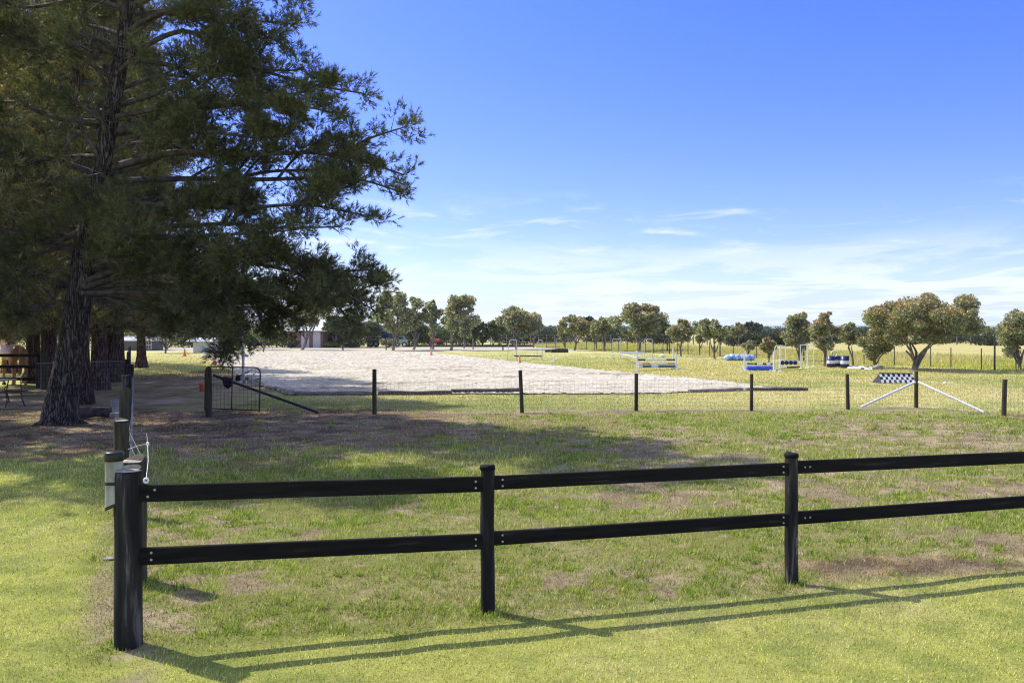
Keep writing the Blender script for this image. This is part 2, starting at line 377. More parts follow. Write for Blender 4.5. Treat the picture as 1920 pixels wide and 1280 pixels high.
# clods and hoof marks on the sand
_r = np.random.RandomState(44); _P = np.stack([_r.uniform(-30,12,34000), 28+55*_r.rand(34000)**1.6], -1); _P = _P[in_poly(_P[:,0], _P[:,1], AP)]
_n = len(_P); _a = _r.rand(_n)*3.14; _s = (.035+.05*_r.rand(_n))*np.clip(_P[:,1]/38,1,1.7); _h = _s*.4; _b = np.stack([_P[:,0], _P[:,1], 0*_a+.045], -1)
_u = np.stack([np.cos(_a)*_s*1.6, np.sin(_a)*_s, 0*_a], -1); _w = np.stack([-np.sin(_a)*_s*1.6, np.cos(_a)*_s, 0*_a], -1); _t = _b+np.stack([0*_a,0*_a,_h], -1)
_v = np.stack([_b-_u, _b+_w, _t, _b+_w, _b+_u, _t, _b+_u, _b-_w, _t, _b-_w, _b-_u, _t], 1).reshape(-1,3)
_c = np.repeat(lerp3(np.zeros((_n,3))+np.array((.40,.355,.265)), (.62,.58,.47), _r.rand(_n)), 4, axis=0)
M['clods'] = mat_leaf('clods', trans=0, rough=.95, spec=.1); tag(fast_mesh('sand_clods', _v, 3, M['clods'], col=_c), 'loose clods and hoof marks across the sand arena', 'sand', kind='stuff')
# driveway
def ribbon(name, pts, w0, mat, z=.012):
    mb = MB(); vs = []
    for (x, y0, y1) in pts: vs += [V(x, y0, z), V(x, y1, z)]
    mb.add(vs, [(2*i, 2*i+2, 2*i+3, 2*i+1) for i in range(len(pts)-1)])
    return mb.build(name, mat, kind='structure')
M['gravel'] = mat_noise('gravel', (.34,.31,.28), (.48,.45,.41), scale=3, rough=.95, bump=.3)
dv = []
for px in range(-200, 1101, 50):
    p = G(px, 656.3 if px < 800 else 656.3-(px-800)*.006); q = G(px, 650.6 if px < 800 else 650.6+(px-800)*.006)
    dv.append((0,))
dvp = [(x, 89.5+1.5*math.sin(x*.05), 101.5+1.2*math.sin(x*.04+1)) for x in range(-70, 12, 4)]
ribbon('driveway', dvp, 0, M['gravel'])

# ---------------------------------------------------------------- grass blades
def blades(name, X, Y, L, w, col, lean=.6, seed=0, z0=-.01):
    rg = np.random.RandomState(seed); n = len(X)
    a = rg.rand(n)*2*np.pi; le = (.15+rg.rand(n)*lean)
    tip = np.stack([np.cos(a)*le*L, np.sin(a)*le*L, L*(1-.35*le)], -1)
    b = a+np.pi/2+rg.randn(n)*.7; s = np.stack([np.cos(b)*w/2, np.sin(b)*w/2, 0*w], -1)
    zg = (fbm(X, Y, .5, 3, 3)-.5)*.022*((np.abs(X) < 14) & (Y < 27))
    p = np.stack([X, Y, zg+z0], -1)
    v = np.stack([p-s, p+s, p+tip], 1).reshape(-1, 3)
    return fast_mesh(name, v, 3, M['blades'], col=col)
def scatter(seed, Y0, Y1, dens, xpad=.4):
    """uniform points on the visible wedge between two depths, density per square metre"""
    rg = np.random.RandomState(seed); out = []
    for a in np.arange(Y0, Y1, .5):
        b = min(a+.5, Y1); hw = .615*b+xpad; n = int(dens(.5*(a+b))*(b-a)*2*hw)
        out.append(np.stack([rg.uniform(-hw, hw, n), rg.uniform(a, b, n)], -1))
    return np.concatenate(out)
rg = np.random.RandomState(5)
P = scatter(1, 4.7, 22.5, lambda y: 5200*min(1, (6.5/y)**1.75)); c, d, lw, by = fmask(P[:,0], P[:,1])
k = rg.rand(len(P)) < d*(.35+.65*lw+ .55*sst(.35,.6,fbm(P[:,0],P[:,1],.35,77))*(1-lw)); P = P[k]; c = c[k]; lw = lw[k]; n = len(P); t = rg.rand(n)
g = np.where(t[:,None] < .35, np.array((.18,.235,.04)), np.where(t[:,None] < .72, np.array((.42,.465,.09)), np.array((.67,.61,.27))))
far = np.clip(P[:,1]/8, 1, 3)
Lb = (.022+.02*rg.rand(n))*lw + (.028+.05*rg.rand(n)**1.5)*(1-lw)
col = (c*.6+g*.5)*(.5+.95*rg.rand(n))[:,None]*np.where(lw>.5,1.2,1.15)[:,None]
o = blades('grass', P[:,0], P[:,1], Lb*np.clip(far,1,1.6), .006*far*(1+.5*rg.rand(n)), col, seed=2); tag(o, 'short green and yellow grass of lawn and paddock', 'grass', kind='stuff')
# taller tufts and broad-leaved weeds in the paddock
P = scatter(3, 6, 22, lambda y: 100*min(1, (9/y)**1.2)); c, d, lw, by = fmask(P[:,0], P[:,1]); cl = fbm(P[:,0],P[:,1],1.1,55)
k = (rg.rand(len(P)) < d*(1-lw)*sst(.42,.62,cl)*(1-by)); P = P[k]
ex = []
for (bx_, by_, r_) in ((-2.614,5.81,.11),(G(914,1147).x,G(914,1147).y,.07),(G(1484,1093).x,G(1484,1093).y,.07),(-3.24,7.3,.13)):
    for q_ in range(9): a_ = rg.rand()*6.28; ex.append((bx_+math.cos(a_)*(r_+.03), by_+math.sin(a_)*(r_+.03)))
P = np.concatenate([P, ex]); n = len(P); K = 34
r = np.abs(rg.randn(n, K))*.07; a = rg.rand(n, K)*6.283; X = (P[:,0,None]+r*np.cos(a)).ravel(); Y = (P[:,1,None]+r*np.sin(a)).ravel()
h = np.repeat(.035+.06*rg.rand(n)**2, K)*(.5+.6*rg.rand(n*K)); tc = np.repeat(rg.rand(n), K)[:,None]
col = (np.array((.16,.235,.04))*(1-tc)+np.array((.34,.40,.07))*tc)*(.6+.95*rg.rand(n*K))[:,None]
o = blades('grass_tufts', X, Y, h, .013*np.clip(Y/8,1,2.2), col, lean=.9, seed=6); tag(o, 'taller leafy weed clumps dotting the paddock', 'grass', kind='stuff')
# dry straw bits and litter
P = scatter(8, 6, 22, lambda y: 2600*min(1,(7/y)**1.8)); c, d, lw, by = fmask(P[:,0], P[:,1]); k = rg.rand(len(P)) < (1-d)*.95*(1-by); P = P[k]; n = len(P)
col = np.where(rg.rand(n)[:,None] < .6, np.array((.42,.33,.19)), np.array((.12,.085,.055)))*(.6+.7*rg.rand(n))[:,None]
o = blades('straw', P[:,0], P[:,1], .018+.025*rg.rand(n), .005*np.clip(P[:,1]/8,1,3), col, lean=1.9, seed=9, z0=.002); tag(o, 'dry straw and fallen pine needles on the bare earth', 'litter', kind='stuff')
# mown lawn beyond the far fence
P = scatter(12, 21.5, 84, lambda y: 420*min(1, (22/y)**2)*float(sst(84,50,y))); c, d, lw, by = fmask(P[:,0], P[:,1])
k = (by > .4) & ~in_poly(P[:,0], P[:,1], AP) & (P[:,1] < fence_y(P[:,0])); P = P[k]; c = c[k]; n = len(P)
o = blades('lawn_grass', P[:,0], P[:,1], (.035+.03*rg.rand(n))*np.clip(P[:,1]/25,1,1.6), .02*np.clip(P[:,1]/22,1,2.2), c*(.8+.55*rg.rand(n))[:,None], seed=13); tag(o, 'pale mown grass around the sand arena', 'grass', kind='stuff')
# tall dry field grass behind the boundary fence
t = rg.rand(70000)**1.6; X = rg.uniform(3, 46, 70000); Y = fence_y(X)+.1+t*45; k = Y < 150; X = X[k]; Y = Y[k]; n = len(X)
tt = sst(.42,.6,fbm(X,Y,6,33))[:,None]; col = (np.array((.55,.47,.2))*(1-tt)+np.array((.48,.48,.12))*tt)*(.75+.5*rg.rand(n))[:,None]
o = blades('field_grass', X, Y, (.22+.35*rg.rand(n))*sst(0,.5,t[k])**.2, .05*np.clip(Y/50,1,2.5), col, lean=.35, seed=15); tag(o, 'tall dry yellow grass in the field behind the boundary fence', 'field grass', kind='stuff')
# ---------------------------------------------------------------- pines
def resample(path, step):
    out = [path[0].copy()]; 
    for i in range(len(path)-1):
        a, b = path[i], path[i+1]; n = max(1, int((b-a).length/step))
        for k in range(1, n+1): out.append(a.lerp(b, k/n))
    return out
def smooth_path(p, n=5):
    p = [Vector(q) for q in p]; out = []
    for i in range(len(p)-1):
        a = p[max(0,i-1)]; b = p[i]; c = p[i+1]; d = p[min(len(p)-1,i+2)]
        for k in range(n):
            t = k/n; out.append(.5*((2*b)+(c-a)*t+(2*a-5*b+4*c-d)*t*t+(3*b-a-3*c+d)*t**3))
    out.append(p[-1]); return out
def puff(tufts, c, T, rad, n, rg):
    """rounded bunch of needle tufts at the end of a twig, fuller above than below"""
    for _ in range(n):
        d = Vector((rg.gauss(0,1), rg.gauss(0,1), rg.gauss(.28,.85))).normalized()
        r = rad*rg.uniform(.25,1.0); o = Vector((d.x*r*1.15, d.y*r*1.15, d.z*r*.75))
        tufts.append((*(c+o+T*rg.uniform(-.6,.9)*rad), *(d*.75+T*.45+Vector((0,0,.25))).normalized(), rg.random()))
def limb(wood, tufts, path, r0, side, rg, start=.3, step=.2, pn=14, prad=.17, bare=None, droop=0.0, level=0, subs=3, pside=1.5):
    path = [Vector(q) for q in path]
    for i in range(1, len(path)-1): path[i] += Vector((rg.gauss(0,.12), rg.gauss(0,.15), rg.gauss(0,.10)))
    path = resample(smooth_path(path), step); m = len(path)
    if m < 4: return
    wood.tube(path, [r0*(1-.88*i/(m-1))+.008 for i in range(m)], n=6 if level == 0 else 4, cap=False)
    up = Vector((0,0,1)); tot = sum((path[i+1]-path[i]).length for i in range(m-1))
    if level == 0:
        for s in range(subs):
            i = int(m*rg.uniform(.3,.82)); T = (path[min(m-1,i+2)]-path[i-1]).normalized(); rnd = Vector((rg.gauss(0,1), rg.gauss(0,1), rg.gauss(.15,.7)))
            pr = (rnd-T*rnd.dot(T)).normalized(); ln = tot*rg.uniform(.12,.22); e = path[i]+(T*.75+pr*.65).normalized()*ln; md = path[i].lerp(e,.5)+Vector((0,0,rg.uniform(-.05,.12)))
            limb(wood, tufts, [path[i], md, e], r0*.45, side*.85, rg, .25, step, pn, prad, bare, droop, 1)
    for i in range(int(m*start), m):
        t = i/(m-1); T = (path[min(m-1,i+1)]-path[max(0,i-1)]).normalized()
        for s in range(2 if rg.random() < pside-1 else 1):
            rnd = Vector((rg.gauss(0,1), rg.gauss(0,1), rg.gauss(.1,.6))); pr = (rnd-T*rnd.dot(T)).normalized()
            ln = side*rg.uniform(.35,1.1)*(1.15-t*.6)
            d = (pr*.8+T*.7+up*rg.uniform(-.05,.3)-up*droop).normalized()
            q = path[i]; sp = [q.copy()]; k = max(2, int(ln/.2))
            for j in range(k):
                d = (d+Vector((rg.gauss(0,.18), rg.gauss(0,.18), rg.gauss(.05-droop*.4,.14)))).normalized(); q = q+d*(ln/k); sp.append(q.copy())
            isbare = rg.random() < .12 or (bare is not None and rg.random() < bare)
            (bare_w if isbare else wood).tube(sp, [.013*(1-.7*j/k) for j in range(k+1)], n=3, cap=False)
            if isbare:
                for b_ in range(2):
                    a_ = sp[rg.randrange(1,k+1)]; e = a_+(d+Vector((rg.gauss(0,.5),rg.gauss(0,.5),rg.gauss(-.3,.4))))*.3; bare_w.tube([a_, a_.lerp(e,.5)+Vector((0,0,.04)), e], [.007,.005,.003], n=3, cap=False)
                continue
            puff(tufts, sp[-1], d, prad*rg.uniform(.7,1.25), pn, rg)
            if k > 2: puff(tufts, sp[-2]+Vector((rg.gauss(0,.05),rg.gauss(0,.05),.03)), d, prad*.8, int(pn*.6), rg)
    puff(tufts, path[-1], T, prad*1.1, pn, rg)
def needle_mesh(name, tufts, K, L, w, parent, seed, cols, brown=.05):
    T = np.array(tufts); n = len(T); r = np.random.RandomState(seed)
    p = T[:, None, 0:3]; d = T[:, None, 3:6]
    nd = d*.95+r.randn(n, K, 3)*.48; nd /= np.linalg.norm(nd, axis=2, keepdims=True)
    ln = L*(.65+.5*r.rand(n, K, 1)); off = d*(r.rand(n, K, 1)-.3)*L*.9
    s = np.cross(nd, r.randn(n, K, 3)); s /= np.linalg.norm(s, axis=2, keepdims=True)+1e-9
    b = p+off; v = np.stack([b-s*w/2, b+s*w/2, b+nd*ln], 2).reshape(-1, 3)
    t = T[:, 6][:, None]; c0, c1, c2 = [np.array(x) for x in cols]
    c = np.where(t < .5, c0*(1-2*t)+c1*2*t, c1*(2-2*t)+c2*(2*t-1)); br = r.rand(n) < brown; c[br] = (.10,.065,.035)
    c = np.repeat(c, K, axis=0)*(.7+.6*r.rand(n*K, 1))
    return fast_mesh(name, v, 3, M['needles'], parent=parent, col=c)
PCOL = ((.066,.078,.030), (.112,.125,.044), (.20,.205,.088))
def flute_fn(seed, amp=.1):
    rg = random.Random(seed); ph = [rg.uniform(0,6.28) for _ in range(4)]
    return lambda i, a: 1+amp*(.5*math.sin(3*a+ph[0]+i*.15)+.35*math.sin(7*a+ph[1]-i*.1)+.25*math.sin(13*a+ph[2]+i*.23))
# the big near pine
Y0 = G(115,795).y
pine = empty('pine_tree', G(118,793), 'big dark pine with thick leaning trunk nearest the viewer, limbs reaching right', 'pine tree', 'pines in the shady row')
tp = [W(111,802,Y0), W(113,760,Y0), W(124,700,Y0+.05), W(140,620,Y0+.1), W(155,520,Y0+.1), W(172,420,Y0), W(190,330,Y0-.1), W(206,220,Y0-.1), W(224,120,Y0), W(240,10,Y0), W(258,-130,Y0+.1), W(268,-290,Y0+.2), W(278,-470,Y0)]
tr = [.45,.36,.305,.29,.275,.24,.19,.18,.165,.15,.12,.085,.03]
tr2 = []; tps = smooth_path(tp, 6)
for i in range(len(tp)-1): tr2 += [tr[i]+(tr[i+1]-tr[i])*k/6 for k in range(6)]
tr2.append(tr[-1])
mb = MB(); mb.tube(tps, tr2, n=40, cap=False, flute=flute_fn(3,.09)); 
for a in range(7):
    an = a*.9+.3; mb.tube([W(112,775,Y0)+V(math.cos(an)*.15,math.sin(an)*.2,0), W(112,796,Y0)+V(math.cos(an)*.38,math.sin(an)*.38,.02), V(*G(112,795).xy,0)+V(math.cos(an)*.66,math.sin(an)*.66,-.06)], [.17,.11,.04], n=10, cap=False)
mb.build('trunk', M['bark'], pine)
rg = random.Random(11); wood = MB(); bare_w = MB(); tf = []
def tw(px, py, dy=0.0): return W(px, py, Y0+dy)
LIMBS = [ ([(206,250),(300,245),(400,250),(500,245),(560,235)], -1.0, .08, .8), ([(170,430),(215,425),(250,440)], -2.6, .07, 1.1), ([(165,470),(200,440),(215,400)], -2.2, .06, 1.1), ([(150,560),(80,560),(30,590)], -1.0, .06, .9),
 # (path px..., depth at tip), radius, side length
 ([(240,20),(340,-30),(450,-30),(560,0)], .6, .07, 1.0), ([(236,60),(330,20),(430,20),(545,45)], -.8, .07, .8),
 ([(228,110),(330,80),(420,95),(500,120),(570,130)], -.4, .08, .95), ([(214,200),(330,160),(440,150),(560,150),(680,175)], .5, .09, 1.05),
 ([(206,250),(320,210),(440,190),(560,200),(640,215)], -1.0, .08, .8), ([(190,330),(290,285),(380,225),(470,190),(590,170)], 1.2, .12, .9),
 ([(192,320),(330,290),(470,285),(620,290),(757,328)], -.2, .12, 1.1), ([(188,340),(340,330),(500,335),(640,335),(750,360)], .9, .10, 1.0),
 ([(182,370),(320,390),(470,385),(590,380),(690,405)], -.9, .10, .95), ([(180,380),(330,350),(480,340),(580,330),(700,310)], 1.6, .09, .8),
 ([(172,420),(300,420),(420,420),(520,430),(640,425)], .4, .09, .8), ([(165,460),(300,440),(450,460),(580,495),(710,530)], .2, .11, .85),
 ([(162,480),(320,470),(470,500),(590,540),(700,580)], -.8, .10, .8), ([(160,500),(330,500),(480,530),(590,560),(650,592),(664,615)], .9, .09, .8),
  ([(170,440),(300,470),(420,490),(520,500),(600,510)], -.5, .08, .9), ([(165,460),(330,450),(460,440),(560,430)], -1.6, .08, .9), ([(154,540),(290,540),(420,545),(520,570),(560,600)], .8, .08, .9), ([(156,530),(300,560),(400,580),(435,615),(438,638)], .6, .07, .8), ([(154,540),(250,560),(300,580),(320,600)], .8, .06, .8), ([(228,110),(320,140),(400,180),(500,180),(560,190)], 1.5, .08, .9),
 ([(154,540),(230,505),(330,515),(410,550),(436,590)], -1.0, .11, .75), ([(152,550),(260,540),(330,560),(355,590),(362,612)], -1.2, .08, .6),
 ([(152,530),(240,500),(300,480),(400,490),(500,540)], -1.5, .10, .9), ([(156,510),(250,500),(400,530),(490,575),(520,610)], 1.5, .09, .8),
 ([(190,330),(120,300),(40,300),(-60,260)], -1.0, .10, 1.0), ([(205,230),(120,220),(30,200),(-80,220)], .5, .09, 1.0),
 ([(172,420),(100,430),(20,420),(-80,430)], -1.0, .10, 1.0), ([(160,480),(110,465),(60,480),(-20,485)], -.5, .08, .9),
 ([(228,110),(150,80),(60,90),(-40,60)], -.8, .08, 1.0), ([(240,20),(160,-10),(60,20),(-20,-20)], .4, .08, 1.0), ([(156,520),(100,500),(40,520),(0,560)], -1.5, .07, .9),
]
for (pp, dyt, r0, sd) in LIMBS:
    n = len(pp)-1; path = [tw(a, b, dyt*(i/n)) for i, (a, b) in enumerate(pp)]
    lo = pp[-1][1] > 440
    limb(wood, tf, path, r0*.72, sd*.72, rg, start=.34, step=.2, pn=21, prad=.19, subs=4 if len(pp) > 4 else 2, pside=1.45, bare=.12 if lo and pp[-1][0] < 560 else None, droop=.18 if lo else .05)
# limbs toward and away from the viewer, and the crown above the frame
for k in range(52):
    h = 4.2+k*.205; i = min(len(tps)-2, max(0, int(np.searchsorted([q.z for q in tps], h)))); p = tps[i]
    an = k*2.4+rg.uniform(-.3,.3); ln = 3.4*(1-max(0, h-9)/10)*rg.uniform(.7,1.1)
    if h < 9.5 and math.cos(an) > .25: ln *= .75
    if h < 10.5 and math.sin(an) < -.25: ln *= .35
    q = p+V(math.cos(an)*ln, math.sin(an)*ln, rg.uniform(0,.9)); mid = p.lerp(q,.5)+V(0,0,rg.uniform(-.1,.5))
    limb(wood, tf, [p, mid, q], .055, .7, rg, start=.35, step=.22, pn=13, subs=2)
_tz = [q.z for q in tps]; _tx = [q.x for q in tps]; _A = np.array(tf); _xt = np.interp(_A[:,2], _tz, _tx); _dx = _A[:,0]-_xt; _dy = _A[:,1]-Y0
_keep = (np.hypot(_dx,_dy) > .9) & ~((_A[:,2] > 5.5) & (_A[:,2] < 11) & (np.abs(_dx) < .55) & (_dy < 0)) & ~((_A[:,2] < 3.9) & (np.abs(_dx) < .5) & (_dy < 0)); tf = [tuple(r) for r in _A[_keep]]
wood.build('limbs', M['limb'], pine); bare_w.build('bare_twigs', M['twig'], pine, kind='stuff')
needle_mesh('crown', tf, 12, .125, .014, pine, 4, PCOL, brown=.04)
open('/tmp/tufts','w').write(str(len(tf)))

# row pines behind: two growth forms, copied
PX = ((.10,.10,.04), (.19,.175,.065), (.33,.28,.13))
def make_pine(seed, height=15.0, rad=3.6, low=2.0, name='pine_tree', dead=.25, n_l=64):
    global bare_w
    rg = random.Random(seed); root = empty(name, (0,0,0)); bare_w = MB(); wood = MB(); tf = []
    lean = V(rg.uniform(-.4,.4), rg.uniform(-.4,.4), 0); path = [V(0,0,-.1)+lean*(z/height)**1.5+V(0,0,z) for z in np.linspace(0, height, 18)]
    mb = MB(); mb.tube(path, [max(.03, (.29+.15*math.exp(-z*3))*(1-z/height*.93)) for z in np.linspace(0,height,18)], n=22, cap=False, flute=flute_fn(seed,.08)); mb.build('trunk', M['bark_red'], root)
    for k in range(n_l):
        h = low+(height-low-.3)*(k/n_l); i = min(17, int(h/height*17)); p = path[i].copy(); p.z = h
        an = k*2.4+rg.uniform(-.4,.4); ln = rad*(1.0-.75*max(0, (h-height*.45)/(height*.55)))*rg.uniform(.6,1.1)
        q = p+V(math.cos(an)*ln, math.sin(an)*ln, rg.uniform(-.3,.8)*(1 if h > 4 else -.3)); mid = p.lerp(q,.5)+V(0,0,rg.uniform(0,.4))
        limb(wood, tf, [p, mid, q], .06, .8, rg, start=.35, step=.3, pn=7, prad=.22, subs=2, bare=dead if h < 6 else .05, droop=.15 if h < 6 else 0)
    wood.build('limbs', M['limb'], root); bare_w.build('bare_twigs', M['twig'], root, kind='stuff')
    needle_mesh('crown', tf, 11, .18, .02, root, seed, PX, brown=.14); print('TUFTS', len(tf))
    return root
pa = make_pine(21); pb = make_pine(22, height=16, rad=4.0, low=2.6)
ROW = [ # px, py(base), proto, scale, rot, label
 (150,757,0,1.0,.3,'reddish pine trunk showing just right behind the big leaning pine'),
 (186,731,1,1.0,1.9,'pine in the row with straight red-brown trunk beside the wire fence'),
 (207,716,0,1.0,3.9,'pine whose dark slim trunk is the last seen before the pale bare branches'),
 (221,703,1,1.05,5.1,'farthest pine of the row, partly hidden behind the other trunks'),
 (92,727,1,1.0,4.0,'broad pine trunk standing just behind the black paddock corner post'),
 (62,718,0,.95,2.2,'dark pine trunk rising directly behind the rump of the chestnut horse'),
 (18,700,1,1.0,.9,'pine in deep shade far behind the chestnut horse'),
 (-150,735,0,1.05,5.6,'pine at the left picture edge whose branches hang over the horse'),
 (-260,810,1,1.0,3.1,'pine whose thick bare limb slants in at the upper left corner'),
 (-520,760,0,1.1,1.1,'outermost left pine, seen only by shaded boughs and its shadow'),
 (265,690,0,.9,1.5,'pine with low hanging boughs above the grey shed'),
 (120,680,0,1.0,.2,'background pine filling the gap between the two nearest trunks'),
]
used0 = {0: True, 1: True}
for (px, py, k, s, rz, lab) in ROW:
    proto = (pa, pb)[k]
    if used0[k]: o = proto; used0[k] = False
    else: o = copy_tree(proto)
    p = G(px, py); o.location = (p.x, p.y, 0); o.scale = (s, s, s); o.rotation_euler = (0,0,rz); tag(o, lab, 'pine tree', 'pines in the shady row')

# ---------------------------------------------------------------- gum trees
GCOL = ((.13,.15,.075), (.27,.28,.15), (.60,.59,.44))
def gum(px, py, top, x0, x1, label, seed, red=.2, lean=0.0, low=None, name='gum_tree', cat='gum tree', group='gum trees behind the arena', dense=1.0, cols=GCOL, wood_m='gum_bark', sky=None, leaf=.15, twin=False, nl=None):
    rg = random.Random(seed); r = np.random.RandomState(seed); b = G(px, py); s = b.y/F
    hgt = (py-top)*s; wl = (px-x0)*s; wr = (x1-px)*s; lowz = max(.12*hgt,(py-low)*s-.1*hgt) if low else hgt*.25
    root = empty(name, b, label, cat, group); wood = MB()
    bx = b+V(0,0,-.05); fork = b+V(lean*.5+rg.uniform(-.08,.08), 0, lowz*rg.uniform(.5,.75))
    tr = max(.05, hgt*.024)
    mb = MB(); mb.tube(smooth_path([bx, b.lerp(fork,.5)+V(lean*.1,0,0), fork],4), [tr*1.35]+[tr*(1.1-.03*i) for i in range(8)], n=9, cap=False)
    if twin: mb.tube(smooth_path([bx+V(.1,0,0), b+V(.35,.1,lowz*.5), b+V(.7,.1,lowz*1.2)],4), [tr*.9]*9, n=8, cap=False)
    mb.build('trunk', M[wood_m], root)
    nlb = nl or max(14, int(26*(wl+wr)/hgt*dense)+6); lobes = []
    cz = lowz+(hgt-lowz)*.5; dz = (hgt-lowz)*.5
    for i in range(nlb):
        for _ in range(30):
            u = V(rg.uniform(-1,1), rg.uniform(-1,1), rg.uniform(-1,1))
            if u.length < 1: break
        if i < nlb*.7: u = u.normalized()*rg.uniform(.7,1)
        rad = (rg.uniform(.13,.2) if i%3 == 0 else rg.uniform(.22,.38))*min(hgt-lowz, (wl+wr))*.6
        if i == 0: u = V(rg.uniform(-.4,.4),0,1)
        elif i == 1: u = V(-1,0,rg.uniform(-.3,.4))
        elif i == 2: u = V(1,0,rg.uniform(-.3,.4))
        elif i < 6: u = V(rg.uniform(-.8,.8),rg.uniform(-.5,.5),rg.uniform(.75,.95))
        elif i % 5 == 0: u = u*1.05
        if i >= 6 and rg.random() < .35: u.z = abs(u.z)*rg.uniform(.2,.9)
        wx = (wl if u.x < 0 else wr); wx = max(.1, wx-rad*.8); wy = max(.2,(wl+wr)*.5-rad)
        # narrower at the base of the crown
        k = 1
        c = b+V(u.x*wx*k+lean*(.5+.5*u.z), u.y*wy*k, cz+u.z*max(.1, dz-rad*.85)); lobes.append((c, rad))
    big = sorted(lobes, key=lambda q: -q[1])[:max(3, min(6, nlb//5))]; J = []
    for (c, rad) in big:
        j_ = fork.lerp(c,.5)+V(rg.uniform(-.1,.1)*rad,0,-rad*.2); J.append(j_); md = fork.lerp(j_,.5)+V(rg.uniform(-.2,.2)*rad,rg.uniform(-.2,.2)*rad,0)
        wood.tube(smooth_path([fork+V(0,0,-.03), md, j_],3), [tr*.8,tr*.74,tr*.68,tr*.62,tr*.56,tr*.5,tr*.45], n=7, cap=False)
    for (c, rad) in lobes:
        j_ = min(J, key=lambda q: (q-c).length); md = j_.lerp(c,.5)+V(rg.uniform(-.2,.2)*rad,rg.uniform(-.2,.2)*rad,-rad*.15)
        wood.tube(smooth_path([j_, md, c],3), [tr*.4,tr*.34,tr*.28,tr*.22,tr*.16,tr*.1,.01], n=5, cap=False)
    wood.build('limbs', M[wood_m], root)
    v = []; cc = []
    sz = leaf*1.25*max(.8, b.y/60)
    for (c, rad) in lobes:
        n = int(150*dense*(rad/sz)**2*.36)+40
        d = r.randn(n,3); d /= np.linalg.norm(d,axis=1,keepdims=True); rr = rad*(.3+.85*r.rand(n)**.7)
        pos = np.array(c)+d*rr[:,None]*np.array((1,1,.82))
        a = d*.35+r.randn(n,3)*.7; a[:,2] -= .35; a /= np.linalg.norm(a,axis=1,keepdims=True)
        e = np.cross(a, r.randn(n,3)); e /= np.linalg.norm(e,axis=1,keepdims=True)+1e-9
        L = (sz*(.6+.8*r.rand(n)))[:,None]
        v.append(np.stack([pos-a*L*.5, pos+e*L*.24, pos+a*L*.5, pos-e*L*.24],1).reshape(-1,3))
        t = r.rand(n,1); c0, c1, c2 = [np.array(x) for x in cols]
        q = np.where(t < .6, c0*(1-t/.6)+c1*t/.6, c1*(1-(t-.6)/.4)+c2*(t-.6)/.4)
        rk = (d[:,2:3] > .25)*(rr[:,None] > rad*.75)*((c.z-b.z)/hgt > .42)*(r.rand(n,1) < red*2)
        q = q*(1-rk*.7)+np.array((.42,.23,.10))*rk*.7; cc.append(q*(.75+.5*r.rand(n,1)))
    fast_mesh('crown', np.concatenate(v), 4, M['gum_leaves'], parent=root, col=np.concatenate(cc))
    return root
GT = [
 (1060,655,606,1046,1075,'low bushy gum just left of the forked gum',.15,0,640),
 (1118,656,600,1102,1130,'small gum filling the gap right of the forked gum',.15,0,635),
 (1252,660,608,1240,1266,'narrow gum in the gap right of the broad double-crowned one',.1,0,640),
 (870,653,590,858,890,'slim pale gum standing behind the leaning gum',.1,0,632),
 (737,657,543,700,776,'gum with pale kinked trunk beside the pine boughs, left of the arena cones',.12,.0,632),
 (775,656,556,752,806,'slim gum between the pale-trunked one and the leaning group',.10,.2,640),
 (812,655,562,795,842,'gum behind the faded cone, middle of the left group',.10,.0,630),
 (845,657,552,832,896,'gum with dark slanting trunk and crown leaning right over open grass',.18,.45,625),
 (968,655,573,930,1013,'round crowned gum behind the white jump stands left of centre',.22,.0,632),
 (1001,652,596,985,1018,'small gum tucked against the right of the round crowned one',.15,0,625),
 (1077,657,590,1043,1108,'low forked gum with open trunks right of the dark logs',.3,.2,628),
 (1133,659,594,1108,1146,'narrow gum squeezed between the forked gum and the broad double crown',.2,0,630),
 (1198,660,566,1142,1252,'broad double-crowned gum standing over the grey jump frames',.22,.2,628),
 (1277,668,598,1250,1301,'dense round gum just right of the broad double-crowned one',.22,0,640),
 (1312,664,601,1297,1330,'slender gum between the dense round gum and the curved-trunk gum',.12,0,640),
 (1341,673,597,1312,1371,'gum with smooth curving trunk standing alone on the mown edge',.08,-.3,645),
 (1383,655,604,1366,1400,'gum whose crown shows above the blue tarpaulin',.2,0,635),
 (1404,669,638,1390,1417,'sapling gum with thin stem right behind the blue tarpaulin',.15,0,655),
 (1441,680,632,1424,1456,'young red-tipped gum between the blue barrel jump and sapling',.9,0,662),
 (1497,677,585,1466,1526,'leafy gum directly behind the white climbing-frame jump stands',.2,0,655),
 (1545,687,583,1519,1577,'tall gum with red-brown top left of the blue and white drums',.45,.1,655),
 (1600,686,604,1573,1616,'thin gum with splayed stems right of the blue and white drums',.2,0,650),
]
for i, (px,py,top,x0,x1,lab,red,ln,low) in enumerate(GT):
    gum(px,py,top,x0,x1,lab,100+i,red=red,lean=ln,low=low)
gum(1713,694,549,1625,1838,'largest gum, wide domed crown with rusty tips behind the chequered board',153,red=.3,low=648,dense=1.35,twin=True,nl=44,leaf=.13)
gum(1640,690,612,1609,1672,'drooping gum whose skirt touches the ground left of the largest gum',141,red=.2,low=684,dense=1.1,leaf=.13)
gum(1912,694,580,1879,1975,'gum cut off by the right picture edge',142,red=.15,low=668,dense=1.2,leaf=.13)
gum(566,656,545,522,612,'slanting gum in front of the brick garage, seen below the pine boughs',143,red=.35,lean=.8,low=618,dense=.7)
gum(495,656,600,470,525,'small gum left of the slanting one near the driveway',144,red=.2,low=640)
gum(310,662,590,270,350,'bushy tree at the end of the shaded strip left of the white shed',145,red=.1,low=645,group='trees round the far yard')
